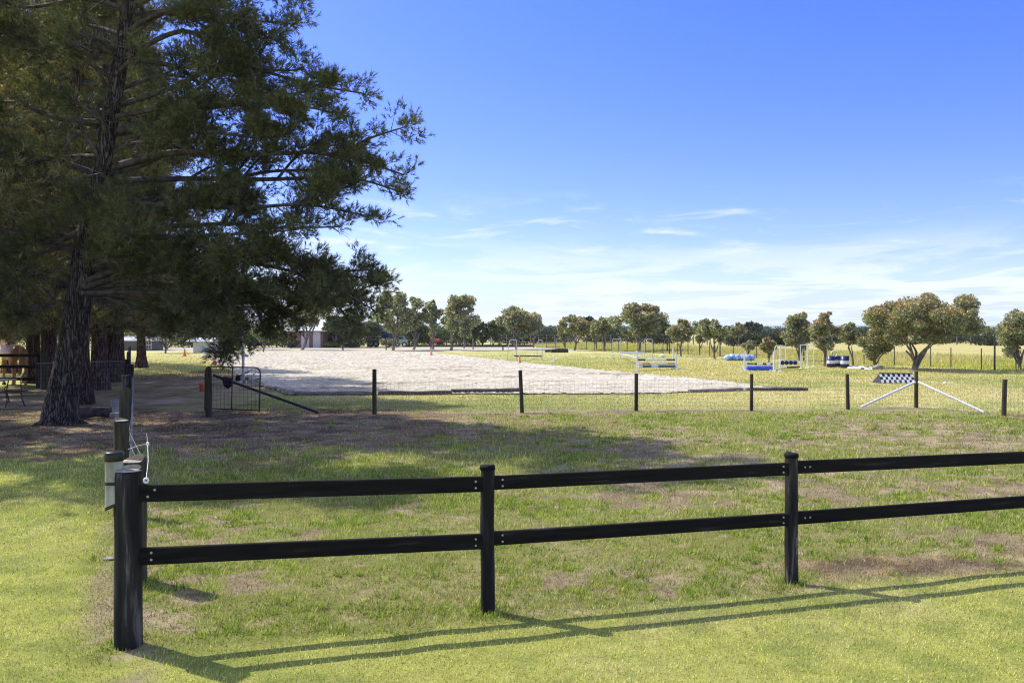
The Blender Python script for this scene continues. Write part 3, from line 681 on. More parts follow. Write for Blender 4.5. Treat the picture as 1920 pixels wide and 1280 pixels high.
# trees and shrubs farther back
FT = [
 (905,650,603,890,922,'pale green young tree farthest left on the far paddock edge'),
 (925,650,601,912,948,'upright far tree just left of the round crowned gum'),
 (885,650,612,872,896,'small round tree by the far paddock rails'),
 (660,652,585,636,690,'tree in the yard half hidden by the lowest pine bough'),
 (628,652,590,604,650,'yard tree behind the clipped yellow hedge'),
 (782,649,590,760,800,'tree in the yard behind the slim gums'),
 (862,650,585,846,885,'far tree to the right of the leaning gum'),
 (430,652,570,400,470,'yard tree beyond the light pole'),
 (690,651,600,672,715,'tree standing behind the slatted truck'),
]
for i, (px,py,top,x0,x1,lab) in enumerate(FT): gum(px,py,top,x0,x1,lab,200+i,red=.05,low=py-8,cat='tree',name='yard_tree',group='trees round the far yard',cols=((.07,.095,.04),(.12,.145,.055),(.18,.19,.08)),dense=.9)
SH = [ # shrubs
 (478,652,632,462,496,'low green shrub on the bank left of the garage',0),(505,652,628,496,516,'yellow flowering shrub near the driveway',1),(545,653,634,526,562,'grey-green shrub before the brick garage wall',0),
 (468,652,630,452,478,'yellow-green bush beside the light pole',1),(728,652,634,712,746,'straw coloured ornamental grass clump beside the truck',2),(620,652,641,607,640,'clipped yellow-green hedge block right of the garage',1),
 (660,652,642,641,676,'green hedge block beneath the lowest pine bough',0),
]
SC = {0:((.06,.09,.03),(.12,.15,.06),(.2,.22,.1)),1:((.13,.16,.02),(.26,.27,.03),(.42,.4,.05)),2:((.2,.17,.09),(.33,.29,.17),(.42,.38,.25))}
for i, (px,py,top,x0,x1,lab,k) in enumerate(SH): gum(px,py,top,x0,x1,lab,300+i,red=0,low=py-2,cat='shrub',name='garden_shrub',group='shrubs beside the driveway',cols=SC[k],leaf=.11,dense=1.3)
DC = ((.03,.042,.022),(.055,.07,.035),(.09,.105,.05))
gum(1100,641,593,1082,1122,'dark flat-topped tree far behind the forked gum',310,red=0,low=618,cat='tree',name='far_tree',group='dark trees beyond the field',cols=DC)
gum(1412,640,603,1394,1430,'dark rounded tree rising highest beyond the field left of the jump frames',311,red=0,low=622,cat='tree',name='far_tree',group='dark trees beyond the field',cols=DC)
gum(1848,638,612,1838,1868,'grey-green tree above the dark hedge at far right',312,red=0,low=625,cat='tree',name='far_tree',group='dark trees beyond the field',cols=GCOL)
def belt(name, segs, label, cols, seed):
    r = np.random.RandomState(seed); v = []; cc = []
    for (xa, xb, yb, yt, nclump) in segs:
        for i in range(nclump):
            px = r.uniform(xa, xb); p = G(px, yb+r.rand()*1.0); s = p.y/F; h = (yb-yt)*s*r.uniform(.6,1.05); rad = h*.5
            n = 260; d = r.randn(n,3); d /= np.linalg.norm(d,axis=1,keepdims=True)
            pos = np.array((p.x,p.y,h*.5))+d*(r.rand(n,1)**.4)*np.array((rad*1.5,rad*1.2,rad))
            pos[:,2] = np.maximum(pos[:,2], .05); L = s*1.5*(.6+.8*r.rand(n,1))
            a = r.randn(n,3); a /= np.linalg.norm(a,axis=1,keepdims=True); e = np.cross(a, r.randn(n,3)); e /= np.linalg.norm(e,axis=1,keepdims=True)
            v.append(np.stack([pos-a*L, pos+e*L*.6, pos+a*L, pos-e*L*.6],1).reshape(-1,3)); t = r.rand(n,1)
            cc.append((np.array(cols[0])*(1-t)+np.array(cols[2])*t)*(.6+.5*r.rand()))
    o = fast_mesh(name, np.concatenate(v), 4, M['shrub_leaves'], col=np.concatenate(cc)); tag(o, label, 'woodland', kind='stuff')
belt('tree_belt', [(930,1050,646,606,36),(1050,1300,644,612,50),(1365,1480,648,618,60),(1590,1640,645,612,16),(1825,1960,647,622,50),(1480,1830,643,618,70)], 'dark belt of bushes and trees across the far side of the field', DC, 5)
belt('garden_hedge', [(300,560,650.5,600,90),(560,720,650,605,50),(720,900,648,600,60),(-100,300,655,560,120)], 'mass of mixed garden trees beyond the driveway', ((.05,.068,.026),(.10,.12,.05),(.20,.21,.09)), 6)
belt('far_woods', [(700,1930,626,609,260)], 'grey-green line of woods near the horizon', ((.05,.065,.045),(.08,.1,.06),(.11,.13,.09)), 7)
# ---------------------------------------------------------------- near black fence
P0 = V(-2.614,5.81,0); P1 = G(914,1147); P2 = G(1484,1093); P3 = V(4.97,8.06,0); P4 = V(7.5,8.85,0)
fence = empty('rail_fence', P0, 'black painted two-rail timber fence with round posts crossing the foreground', 'fence')
def round_post(c, r, h, seed, n=20):
    rg = random.Random(seed); mb = MB(); z = [-.05,.02,h*.3,h*.6,h-.05,h-.012,h]
    rr = [r*1.05,r*1.02,r,r*.99,r*.985,r*.98,r*.93]
    mb.tube([c+V(rg.uniform(-.004,.004),rg.uniform(-.004,.004),q) for q in z], rr, n=n, flute=flute_fn(seed,.035)); return mb
def posts(lst, parent, name='post'):
    for i, (c, r, h, m) in enumerate(lst): round_post(c, r, h, i+1).build(name, m, parent)
pc = round_post(P0, .09, 1.2, 1).build('post', M['black_wood'], fence, label='thick corner post with pale scuff marks')
mb = MB(); mb.lathe(P0, [(0,1.2035),(.075,1.2035),(.086,1.199),(.0885,1.192)], n=20); mb.build('cap', M['old_top'], pc)
for i, (p, r, h) in enumerate(((P1,.054,1.115),(P2,.054,1.10),(P3,.054,1.09),(P4,.054,1.08))):
    o = round_post(p, r, h, 5+i).build('post', M['black_wood'], fence)
    mb = MB(); mb.lathe(p, [(0,h+.004),(r*.9,h+.004),(r*1.08,h+.001),(r*1.1,h-.028),(r*.98,h-.032)], n=20); mb.build('cap', M['black_rail'], o)
M['scuff'] = mat_noise('scuff', (.09,.09,.085), (.3,.3,.28), scale=12, rough=.9)
mb = MB(); mb.box(P2+V(.025,-.052,.33),(.008,.006,.14)); mb.build('paint_chip', M['scuff'], fence)
RL = [(P0,P1,.115,(1.036,.98),(.607,.546),.095),(P1,P2,.104,(.985,.975),(.562,.549),.06),(P2,P3,.108,(.985,.955),(.555,.54),.06),(P3,P4,.108,(.955,.95),(.54,.54),.06)]
for k, (a, b, th, hu, hl, e0) in enumerate(RL):
    d = (b-a); d.z = 0; d.normalize(); nrm = V(d.y,-d.x,0)
    for j, (ha, hb) in enumerate((hu, hl)):
        s = a+d*(e0*.35)+V(0,0,ha)+nrm*.012; e = b-d*.03+V(0,0,hb)+nrm*.012
        mb = MB(); mb.beam(s, e, .04, th, bev=.005)
        r = mb.build('rail', M['black_rail'], fence)
        for (q, hh, off) in ((a, ha, e0+.055 if k==0 else .11), (b, hb, -.10)):
            for t in (-1, 1):
                if k == 2 and off > 0: c = q+d*(off+(.05 if t>0 else 0))+V(0,0,hh)
                elif k == 0 and off > 0 and j == 0: c = q+d*(off+.022*t)+V(0,0,hh+.022*t)
                else: c = q+d*off+V(0,0,hh+.024*t)
                c = c+nrm*.033; bm_ = MB(); bm_.tube([c, c+nrm*.006], [.009,.007], n=10); bm_.build('bolt', M['bolt'], r)
mb = MB(); c = P2.lerp(P3,.965)+V(-.03,-.05,.865); mb.ring(c, .017, .008, Matrix.Rotation(R(90),3,'X')); tag(mb.build('insulator', M['porcelain'], base=c), 'white ring insulator under the top black rail at the right picture edge', 'insulator', 'white fence insulators')

# ---------------------------------------------------------------- left wire fence running away
lf = empty('wire_fence', V(-3.24,7.3,0), 'weathered timber post and wire fence running straight away behind the corner post', 'fence')
LP = [(250,7.3,.107,1.032,'old_post'),(227,9.9,.083,1.1,'old_post'),(236,14.9,.105,1.1,'old_post'),(239,19.3,.085,1.12,'black_wood'),(244.5,25.2,.10,1.12,'black_wood'),(239,26.8,.10,1.22,'black_wood'),(241,40,.08,1.1,'old_post'),(243,52,.08,1.1,'old_post')]
tops = []
for i, (px, Y, r, h, m) in enumerate(LP):
    c = V((px-960)/F*Y, Y, 0); o = round_post(c, r, h, 20+i).build('post', M[m], lf); tops.append((c, r, h))
    mb = MB(); mb.lathe(c, [(0,h+.003),(r*.85,h+.003),(r*.965,h-.004)], n=18); mb.build('cut_top', M['old_top'], o)
mb = MB()
for z in (.12,.38,.62,.84,.97): 
    for i in range(len(tops)-1):
        a, ra, _ = tops[i]; b, rb, _ = tops[i+1]; p = [a+V(ra+.01,0,z), (a+b)/2+V((ra+rb)/2+.02,0,z-.02), b+V(rb+.01,0,z)]
        mb.tube(p, .0022, n=4, cap=False)
for i in range(10):
    y = 10+i*1.6; x = -.1475*0+np.interp(y,[q[0].y for q in tops],[q[0].x for q in tops])+.11; mb.tube([V(x,y,.1),V(x,y,.99)], .0025, n=3, cap=False)
mb.build('wires', M['wire'], lf)
# second rear corner post wires to white insulator string
el = MB(); a = W(274,898,6.6); b = W(277,832,7.0); el.tube([a, a.lerp(b,.5)+V(.01,0,0), b], .002, n=5); el.tube([b, W(262,834,7.4), W(240,842,7.9)], .0022, n=4); el.tube([b, W(275,812,7.5)], .0015, n=3)
o = el.build('electric_wire', M['porcelain'], base=a); tag(o, 'thin white electric fence wire hanging beside the thick corner post', 'wire')
mb = MB(); mb.ring(a+V(0,0,-.01), .016, .009, Matrix.Rotation(R(90),3,'X')); mb.blob(b, (.014,.014,.018), 3, .05); mb.build('insulators', M['porcelain'], o)

# rain gauge tube strapped beside the corner post
gc_ = V(-2.70,5.79,0); tb = empty('tube_holder', gc_+V(0,0,.96), 'cloudy clear plastic tube with black cap strapped to the thick corner post', 'plastic tube')
M['tube'] = mat_noise('tube', (.24,.235,.19), (.58,.57,.50), scale=9, stretch=(1,1,.5), rough=.3, bump=.05, lo=.3, hi=.6)
nt = M['tube'].node_tree; nt.nodes['Principled BSDF'].inputs['Transmission Weight'].default_value = .35
mb = MB(); n = 24; vs = []
for z, sl in ((.965,1),(1.10,0),(1.27,0)):
    for k in range(n):
        a = 2*math.pi*k/n; zz = z+(.025*(math.cos(a)) if sl else 0); vs.append(gc_+V(.057*math.cos(a),.057*math.sin(a),zz))
mb.add(vs, [(j*n+i,j*n+(i+1)%n,(j+1)*n+(i+1)%n,(j+1)*n+i) for j in range(2) for i in range(n)], True); mb.build('tube_wall', M['tube'], tb)
mb = MB(); mb.lathe(gc_, [(0,1.325),(.058,1.325),(.064,1.318),(.064,1.285),(.062,1.28),(.062,1.262),(.058,1.262)], n=24); mb.build('cap', M['dark_plastic'], tb)
mb = MB(); mb.lathe(gc_, [(.058,1.125),(.0605,1.123),(.0605,1.105),(.058,1.103)], n=24); mb.beam(gc_+V(.055,-.03,1.114), P0+V(-.07,-.06,1.114), .006, .02); mb.build('strap', M['dark_plastic'], tb)
mb = MB(); mb.add([gc_+V(.058*math.cos(2*math.pi*k/n),.058*math.sin(2*math.pi*k/n),.958+.025*math.cos(2*math.pi*k/n)+dz) for dz in (-.012,.012) for k in range(n)], [(i,(i+1)%n,n+(i+1)%n,n+i) for i in range(n)]+[tuple(range(n-1,-1,-1))]); mb.build('bottom_rim', M['dark_plastic'], tb)
mb = MB(); mb.lathe(gc_, [(0,1.26),(.024,1.26),(.022,1.17),(.02,1.15),(.02,1.02),(0,1.02)], n=14); mb.build('inner_tube', M['porcelain'], tb)
p = G(205,1049); mb = MB(); mb.blob(p+V(0,0,.01),(.06,.035,.02),4,.2); tag(mb.build('stone', M['stone'], base=p), 'small flat grey stone in the grass left of the thick corner post', 'stone')
p = G(270,1087); mb = MB(); mb.beam(p+V(-.04,0,.02), p+V(.06,.01,.03), .016, .004); M['yellow'] = mat_plain('yellow', (.6,.5,.06)); tag(mb.build('plastic_strip', M['yellow'], base=p), 'yellow plastic strip lying on the ground behind the corner post', 'plastic strip')

# ---------------------------------------------------------------- far post and mesh fence
FP = [(702,692,776,.055,.0),(979,694,774,.05,-.05),(1193,700,770,.05,0),(1409,701,770,.045,0),(1590,701,767,.05,-.02),(1718,696,764,.052,0),(1882,711,780,.055,.03)]
mf = empty('mesh_fence', G(702,776), 'wire mesh fence on round brown posts crossing the whole width before the sand arena', 'fence'); fps = [G(391,782)]
mb = MB()
for i, (px, t, b, r, ln) in enumerate(FP):
    p = G(px, b); h = (b-t)*p.y/F; mb = MB(); mb.tube([p+V(0,0,-.05), p+V(ln*.5,0,h*.5), p+V(ln,0,h)], [r*1.03,r,r*.97], n=14, flute=flute_fn(60+i,.04)); mb.build('post', M['old_post'], mf); fps.append(p)
fps.append(V(16,21.2,0)); mb = MB()
def wire_run(mb, a, b, z0, z1, st, nh, r=.0022):
    L = (b-a).length; n = int(L/st); d = (b-a)/L
    for i in range(n+1):
        q = a+d*(i*st); mb.tube([q+V(0,0,z0), q+V(0,0,z1)], r, n=3, cap=False)
    for k in range(nh):
        z = z0+(z1-z0)*(k/(nh-1)); mb.tube([a+V(0,0,z), (a+b)/2+V(0,0,z-.01), b+V(0,0,z)], r*1.15, n=3, cap=False)
for i in range(1, len(fps)-1): wire_run(mb, fps[i]+V(0,.06,0), fps[i+1]+V(0,.06,0), .03, .82, .10, 9)
mb.build('wire_mesh', M['mesh_wire'], mf)
for (a, b) in (((1716,716),(1614,765)),((1722,716),(1845,775))):
    g = G(*b); top = W(a[0], a[1], G(1718,764).y-.06); mb = MB(); mb.tube([top, g+V(0,-.02,.03)], [.032,.032], n=12); mb.build('brace', M['white_pipe'], mf)
gp = G(391,782)
p = gp; mb = MB(); mb.tube([p+V(0,0,-.05),p+V(.01,0,.6),p+V(0,0,1.22)], [.075,.073,.07], n=16, flute=flute_fn(80,.04)); o = mb.build('gate_post', M['old_post'], base=p); tag(o, 'dark round gate post with open mesh gate beside it', 'post')
# gate
gY = G(440,776).y
gt = empty('farm_gate', W(386,770,gY), 'black tubular farm gate with rounded corners and wire mesh infill', 'gate')
def g2(px, py): return W(px, py, gY-.0022*(px-386)*.5)
mb = MB(); mb.tube([g2(384,770),g2(385,694),g2(389,688),g2(395,687),g2(480,689),g2(486,692),g2(488,699),g2(486,772)], .018, n=8); mb.build('frame', M['black_metal'], gt)
mb = MB(); mb.tube([g2(385,765),g2(486,769)], .015, n=8); mb.tube([g2(436,688),g2(434,767)], .015, n=8); mb.build('crossbars', M['black_metal'], gt)
mb = MB()
for i in range(1, 14): mb.tube([g2(385+i*7.2,688),g2(385+i*7.2,767)], .003, n=3, cap=False)
for i in range(1, 10): mb.tube([g2(385,689+i*7.6),g2(487,690+i*7.7)], .003, n=3, cap=False)
mb.build('wire_mesh', M['black_metal'], gt)
a = W(400,703,gY+.25); b = G(597,776)+V(0,0,.04); mb = MB(); mb.tube([a,b], .035, n=10); o = mb.build('brace_pipe', M['black_metal'], base=b); tag(o, 'long black pipe sloping from the gate down to the grass', 'pipe')
c = a.lerp(b,.16); c1 = W(432,716,c.y-.04); mb = MB(); s = gY/F
vs = [W(416,707,c1.y),W(420,706,c1.y+.05),W(438,708,c1.y+.06),W(435,712,c1.y-.05),W(417,716,c1.y-.03),W(434,724,c1.y-.05),W(420,724,c1.y),W(427,729,c1.y),W(434,720,c1.y+.07),W(417,714,c1.y+.07)]
mb.add(vs, [(0,1,2,3),(0,3,4),(3,5,4),(4,5,6),(6,5,7),(2,8,5,3),(1,9,8,2),(0,4,9,1),(9,6,7),(9,7,8),(4,6,9),(7,5,8)], True); o = mb.build('cloth_bag', M['cloth_dark'], base=c1); tag(o, 'dark pointed cloth bag hung on the sloping black pipe', 'bag')
mb = MB(); mb.lathe(G(379,733), [(0,.0),(.09,.0),(.10,.26),(.105,.28),(.095,.28),(.085,.03),(0,.03)], n=16); o = mb.build('bucket', M['orange'], base=G(379,733)); tag(o, 'small orange bucket standing just left of the gate post', 'bucket')
def cone(px, py, top, lab, mat='orange_fade'):
    p = G(px, py); h = (py-top)*p.y/F; root = empty('traffic_cone', p, lab, 'traffic cone', 'orange cones around the arena')
    mb = MB(); mb.lathe(p, [(h*.24,.03),(h*.20,h*.2),(h*.05,h*.97),(h*.03,h),(0,h)], n=14); mb.build('cone_body', M[mat], root)
    mb = MB(); mb.box(p+V(0,0,.0175), (h*.6,h*.6,.035), bev=.01); mb.build('base_plate', M[mat], root)
cone(402,684,663,'leaning faded orange cone behind the gate post'); cone(346,668,654,'small orange cone under the hanging pine boughs','orange')
cone(974,682,666,'pale orange cone on the grass before the white jump stands'); cone(808.5,667.5,653.5,'faded pale orange cone at the far corner of the sand arena')
# arena edging
def sleeper(a, b, w, h, mat, lab, seed):
    A = G(*a); B = G(*b); rg = random.Random(seed); mb = MB(); n = 5; pts = [A.lerp(B,i/n)+V(rg.uniform(-.02,.02),rg.uniform(-.03,.03),h*.5+rg.uniform(-.01,.015)) for i in range(n+1)]
    mb.tube(pts, [w*.5*rg.uniform(.85,1.15) for _ in pts], n=8, smooth=False); o = mb.build('edging_timber', M[mat], base=A); tag(o, lab, 'timber edging', 'timbers edging the sand arena')
sleeper((556,741.5),(698,740.8),.16,.12,'timber_grey','straight grey timber edging the arena left of the first brown mesh fence post',1)
sleeper((708,741),(846,740),.17,.12,'timber_dark','dark edging timber starting just right of the first brown mesh fence post',2)
sleeper((846,738.5),(975,737),.2,.14,'timber_dark','rough dark edging timber ending behind the leaning mesh fence post',3)
sleeper((1292,736),(1375,733.6),.13,.1,'timber_grey','pale grey edging timber at the narrow end of the sand',4)
sleeper((1375,733.2),(1408,732.4),.12,.1,'timber_grey','short grey edging timber touching the fourth mesh fence post',5)
sleeper((1412,732.8),(1514,732.6),.13,.10,'timber_dark','outermost edging timber pointing right over the mown lawn',6)
sleeper((1430,728.5),(1506,731),.12,.09,'timber_grey','thin timber meeting the outermost edging timber at a point',7)
rg = random.Random(9)
for i, (px, py, r) in enumerate(((502,727,.13),(511,730,.11),(520,731.5,.15),(529,735,.14),(537,737.5,.16),(543,741,.2),(494,724,.1))):
    p = G(px,py); mb = MB(); mb.blob(p+V(0,0,r*.35),(r,r*.8,r*.6),i+40,.22,n=8,m=5)
    o = mb.build('edging_rock', M['stone'], base=p); tag(o, 'rough pale rock in the short row at the near left corner of the arena', 'rock', 'rocks at the arena corner')
# far boundary fence
bf = empty('boundary_fence', G(1930,697), 'far wire fence on thin dark stakes between the gums and the yellow field', 'fence'); mbw = MB()
bpx = [1905,1865,1840,1783,1745,1677,1620,1560,1507,1440,1418,1375,1350,1330,1312,1290,1270,1255,1243,1225,1210,1196,1176,1160,1147,1132,1115,1100,1080,1060,1042,1025]
prev = None
for i, px in enumerate(bpx):
    k = (px-960)/F; p0 = G(1930,697); p1 = G(1000,651); m = (p1.y-p0.y)/(p1.x-p0.x); Y = (p0.y-m*p0.x)/(1-m*k); p = V(k*Y,Y,0)
    h = 1.15 if i not in (1,8,12,17) else 1.7; r = .03 if i not in (1,8,12,17) else .05; mb = MB(); mb.tube([p+V(0,0,-.05),p+V(0,0,h)], r*(Y/60)**.3, n=6); mb.build('post', M['timber_dark'], bf)
    if prev is not None:
        for z in (.25,.5,.75,1.0): mbw.tube([prev+V(0,0,z),p+V(0,0,z)], .005, n=3, cap=False)
    prev = p
mbw.build('wires', M['mesh_wire'], bf)
f2 = empty('paddock_fence', G(1875,646), 'distant pale post fence across the yellow field in front of the dark hedge', 'fence')
pr = None; mbw = MB()
for i, px in enumerate(range(1300,1960,26)):
    p = G(px,646.5); mb = MB(); mb.tube([p,p+V(0,0,1.35)], .09, n=5); mb.build('post', M['timber_grey'], f2)
    if pr is not None:
        for z in (.5,1.1): mbw.tube([pr+V(0,0,z),p+V(0,0,z)], .015, n=3, cap=False)
    pr = p
mbw.build('wires', M['mesh_wire'], f2)
f3 = empty('yard_fence', G(900,649), 'pale wire fence with slim posts beyond the driveway behind the leaning gum', 'fence'); pr = None; mbw = MB()
for i, px in enumerate(range(860,1160,15)):
    p = G(px,648); mb = MB(); mb.tube([p,p+V(0,0,1.5)], .06, n=5); mb.build('post', M['timber_grey'], f3)
    if pr is not None:
        for z in (.5,1.0,1.4): mbw.tube([pr+V(0,0,z),p+V(0,0,z)], .012, n=3, cap=False)
    pr = p
mbw.build('wires', M['mesh_wire'], f3)
a = G(762,650.3); b = G(1000,650.3); mb = MB(); mb.beam(a+V(0,0,.14), b+V(0,0,.14), .25, .28, bev=.03); o = mb.build('border_timber', M['timber_dark'], base=a); tag(o, 'long low dark timber border along the far edge of the driveway', 'border')

# ---------------------------------------------------------------- jumping equipment
def pole(a, b, r, bands, lab, cat='jump pole', grp='jump poles', base='white_pipe'):
    d = b-a; root = empty('jump_pole', a, lab, cat, grp); mb = MB(); mb.tube([a,b], r, n=10); mb.build('shaft', M[base], root)
    by = {}
    for (t0,t1,m) in bands: by.setdefault(m, []).append((t0,t1))
    for m, l in by.items():
        for (t0,t1) in l: mb = MB(); mb.tube([a+d*t0,a+d*t1], r*1.06, n=10); mb.build('painted_band', M[m], root)
def stand(px, py, top, wpx, lab, mat='white_pipe', shelf=None, arch=True, r=.023, dep=.5):
    p = G(px, py); s = p.y/F; h = (py-top)*s; w = wpx*s; root = empty('jump_stand', p, lab, 'jump stand', 'jump stands on the lawn')
    for sx in (-1, 1):
        mb = MB(); q = p+V(sx*w/2,0,0); mb.tube([q+V(0,0,.02),q+V(0,0,h)] if not (arch and sx<0) else [q+V(-w*.12,0,.02),q+V(-.02,0,h*.6),q+V(w*.12,0,h*.93),q+V(w*.3,0,h)], r, n=8); mb.build('upright', M[mat], root)
        mb = MB(); mb.tube([q+V(0,-dep/2,.03),q+V(0,dep/2,.03)], r, n=8); mb.build('foot', M[mat], root)
    mb = MB(); x0 = w*.3 if arch else 0; mb.tube([p+V(-w/2+x0,0,h),p+V(w/2,0,h)], r, n=8)
    mb.build('crossbar', M[mat], root)
    for f in (shelf or ()): mb = MB(); mb.tube([p+V(-w/2,0,h*f),p+V(w/2,0,h*f)], r*.8, n=8); mb.build('crossbar', M[mat], root)
def post_stand(px, py, top, lab, mat='white_pipe'):
    p = G(px, py); h = (py-top)*p.y/F; root = empty('jump_stand', p, lab, 'jump stand', 'jump stands on the lawn')
    mb = MB(); mb.beam(p+V(0,0,.02), p+V(0,0,h), .07, .07, bev=.01); mb.build('upright', M[mat], root)
    mb = MB(); mb.beam(p+V(-.22,0,.04),p+V(.22,0,.04), .06, .06); mb.beam(p+V(0,-.3,.035),p+V(0,.3,.035), .06, .05); mb.build('foot', M[mat], root)
stand(961,675,637,15,'arched white stand on the left of the farthest left jump','grey_pipe',(.5,)); stand(1012,674.5,637.5,9,'arched white stand on the right of the farthest left jump','grey_pipe',(.5,.75))
ya = G(966,675).y-.05; pole(W(964,667,ya), W(1016,667.5,ya-.3), .045, [(.0,.12,'black_band'),(.5,.6,'black_band')], 'dark brown pole across the farthest left jump', base='timber_dark')
stand(1156,673,635.5,14,'plain grey jump frame left of the long pale pole','grey_pipe',arch=False); stand(1216,673,636,14,'plain grey jump frame right of the long pale pole','grey_pipe',arch=False)
stand(1054,652,634.5,22,'small grey frame far behind the dark logs','grey_pipe',arch=False)
ya = G(1163,672).y-.1; pole(W(1162,661,ya), W(1209,662,ya), .07, [], 'thick pale pole between the two plain grey frames'); pole(W(1162,663,ya-.3), W(1196,671,G(1196,690).y+1), .05, [], 'thin pale pole slanting down towards the striped jump', base='grey_pipe')
post_stand(1194,696,657,'white post stand left of the green and orange striped jump'); post_stand(1268,692,661,'short white post stand right of the striped jump'); post_stand(1262,686,653,'taller white post stand behind the right end of the striped jump')
yb = G(1194,695).y-.06; yc = G(1268,691).y-.06
def sp(y0,y1,bands,lab,r=.05,base='white_pipe'): pole(W(1196,y0,yb), W(1268,y1,yc), r, bands, lab, base=base)
sp(674.5,674.5,[(0,.17,'navy'),(.72,.95,'navy')],'top pole of the striped jump, white with dark blue ends'); sp(681.5,681.5,[(.1,.3,'orange_band'),(.75,1,'orange_band')],'middle pole of the striped jump, banded orange')
sp(686.5,686.5,[(.1,.32,'teal_band'),(.5,.95,'teal_band')],'lowest pole of the striped jump, banded teal green',r=.065)
post_stand(1396,695,660,'white post stand left of the blue barrel'); post_stand(1450.5,695,660,'white post stand right of the blue barrel')
yd = G(1396,694.5).y-.08; pole(W(1397,681.5,yd), W(1450,682.5,yd), .045, [(.06,.3,'teal_band'),(.32,.42,'black_band'),(.62,.75,'black_band'),(.9,1,'black_band')], 'dark banded pole above the blue barrel')
a = W(1400,691.2,yd-.05); b = W(1450,691.2,yd-.05); root = empty('barrel_roll', a, 'long bright blue barrel lying across the jump under a banded pole', 'barrel'); Mx = Matrix.Rotation(R(90),3,'Y')
L = (b-a).length; rr = .12; a.z = rr+.01; mb = MB(); mb.lathe(a, [(0,0),(rr*.9,0),(rr,.03),(rr,L*.33),(rr*1.03,L*.335),(rr,L*.34),(rr,L*.495),(rr*.96,L*.5),(rr,L*.505),(rr,L*.66),(rr*1.03,L*.665),(rr,L*.67),(rr,L-.03),(rr*.9,L),(0,L)], n=20, M=Mx); mb.build('barrel_body', M['blue'], root)
stand(1457.5,697,648,11,'tall white arched stand right of the blue barrel',shelf=(.35,)); stand(1468,690,649.5,11,'white frame stand behind the tall arched one','white_pipe',(.4,),arch=False)
stand(1507,691,646.5,12,'left white ladder frame in front of the tall red-brown gum',shelf=(.5,),arch=False); stand(1520,688,647,11,'right white ladder frame nearest the drums',shelf=(.5,),arch=False)
ye = G(1465,692).y-.08; ro = empty('jump_plank', W(1464,676,ye), 'dark and white scalloped plank hanging between the white frames', 'plank'); mb = MB(); mb.beam(W(1464,676,ye),W(1502,676.5,ye+.2),.03,.06); mb.build('plank_board', M['white_pipe'], ro); mb = MB()
for i in range(4): c = W(1467+i*8,680,ye+.02*i); mb.lathe(c, [(0,-.02),(.115,-.02),(.115,.02),(0,.02)], n=14, M=Matrix.Rotation(R(90),3,'X'))
mb.build('scallops', M['navy'], ro)
pole(G(1462,691)+V(0,0,.05), G(1503,689.5)+V(0,0,.05), .05, [(.3,.9,'black_band')], 'pole lying on grass below the scalloped plank')
for i, (px, py) in enumerate(((1558,689),(1570.5,687.5),(1584,690))):
    p = G(px,py); h = .90 if i != 1 else .88; r = .30; root = empty('oil_drum', p, ('left','middle','right')[i]+'most'*(i!=1)+' of the three dark blue drums with a white band under the tall gum', 'drum', 'blue and white drums')
    s = (py-667)*p.y/F/h; h *= s; r *= s
    mb = MB(); mb.lathe(p, [(0,0),(r,0),(r,h*.33),(r*1.03,h*.34),(r,h*.35)], n=22); mb.lathe(p, [(r,h*.62),(r*1.03,h*.63),(r,h*.64),(r,h),(r*.95,h),(r*.95,h-.02),(0,h-.02)], n=22); mb.build('drum_body', M['navy'], root)
    mb = MB(); mb.lathe(p, [(r,h*.35),(r*1.004,h*.36),(r*1.004,h*.61),(r,h*.62)], n=22); mb.build('white_band', M['white_pipe'], root)
c = W(1564,663,G(1564,689).y+.1); mb = MB(); mb.ring(c, .16, .03, Matrix.Rotation(R(80),3,'X')); tag(mb.build('hoop', M['porcelain'], base=c), 'pale hoop standing on top of the blue drums', 'hoop')
for i, (a, b, bd, l) in enumerate((((1592,688),(1640,691),[(.2,.4,'navy'),(.6,.8,'navy')],'blue banded pole, rearmost on the ground right of the drums'),((1590,691),(1636,694),[(.55,.7,'black_band')],'white pole, nearest on the ground right of the drums'),((1600,689.6),(1646,692.3),[(.5,.62,'teal_band'),(.8,.92,'teal_band')],'teal banded pole, middle on the ground right of the drums'))): pole(G(*a)+V(0,0,.05), G(*b)+V(0,0,.05), .05, bd, l)
p = G(1645,693); mb = MB(); mb.blob(p+V(0,0,.1),(.28,.2,.14),3,.3); mb.blob(p+V(-.5,.1,.06),(.2,.15,.1),4,.3); tag(mb.build('sandbag', M['stone'], base=p), 'cream lumpy sandbag at the end of the poles below the largest gum', 'sandbag')
p = G(1387,676); root = MB()
for i in range(7): root.blob(p+V(-.75+i*.25,rg.uniform(-.1,.1),.16+rg.uniform(0,.1)),(.3,.3,.22),i+70,.3)
tag(root.build('tarpaulin', M['tarp'], base=p), 'crumpled blue and white tarpaulin heap under the sapling gum', 'tarpaulin')
p = G(1772,720.5); mb = MB(); mb.blob(p+V(0,0,.05),(.07,.07,.055),3,.1); tag(mb.build('ball', M['porcelain'], base=p), 'small white ball on the lawn right of the chequered board', 'ball')
p = G(1241,669); mb = MB(); mb.blob(p+V(0,0,.08),(.2,.15,.13),5,.25); tag(mb.build('stone', M['porcelain'], base=p), 'small white stone on the lawn behind the striped jump', 'stone')
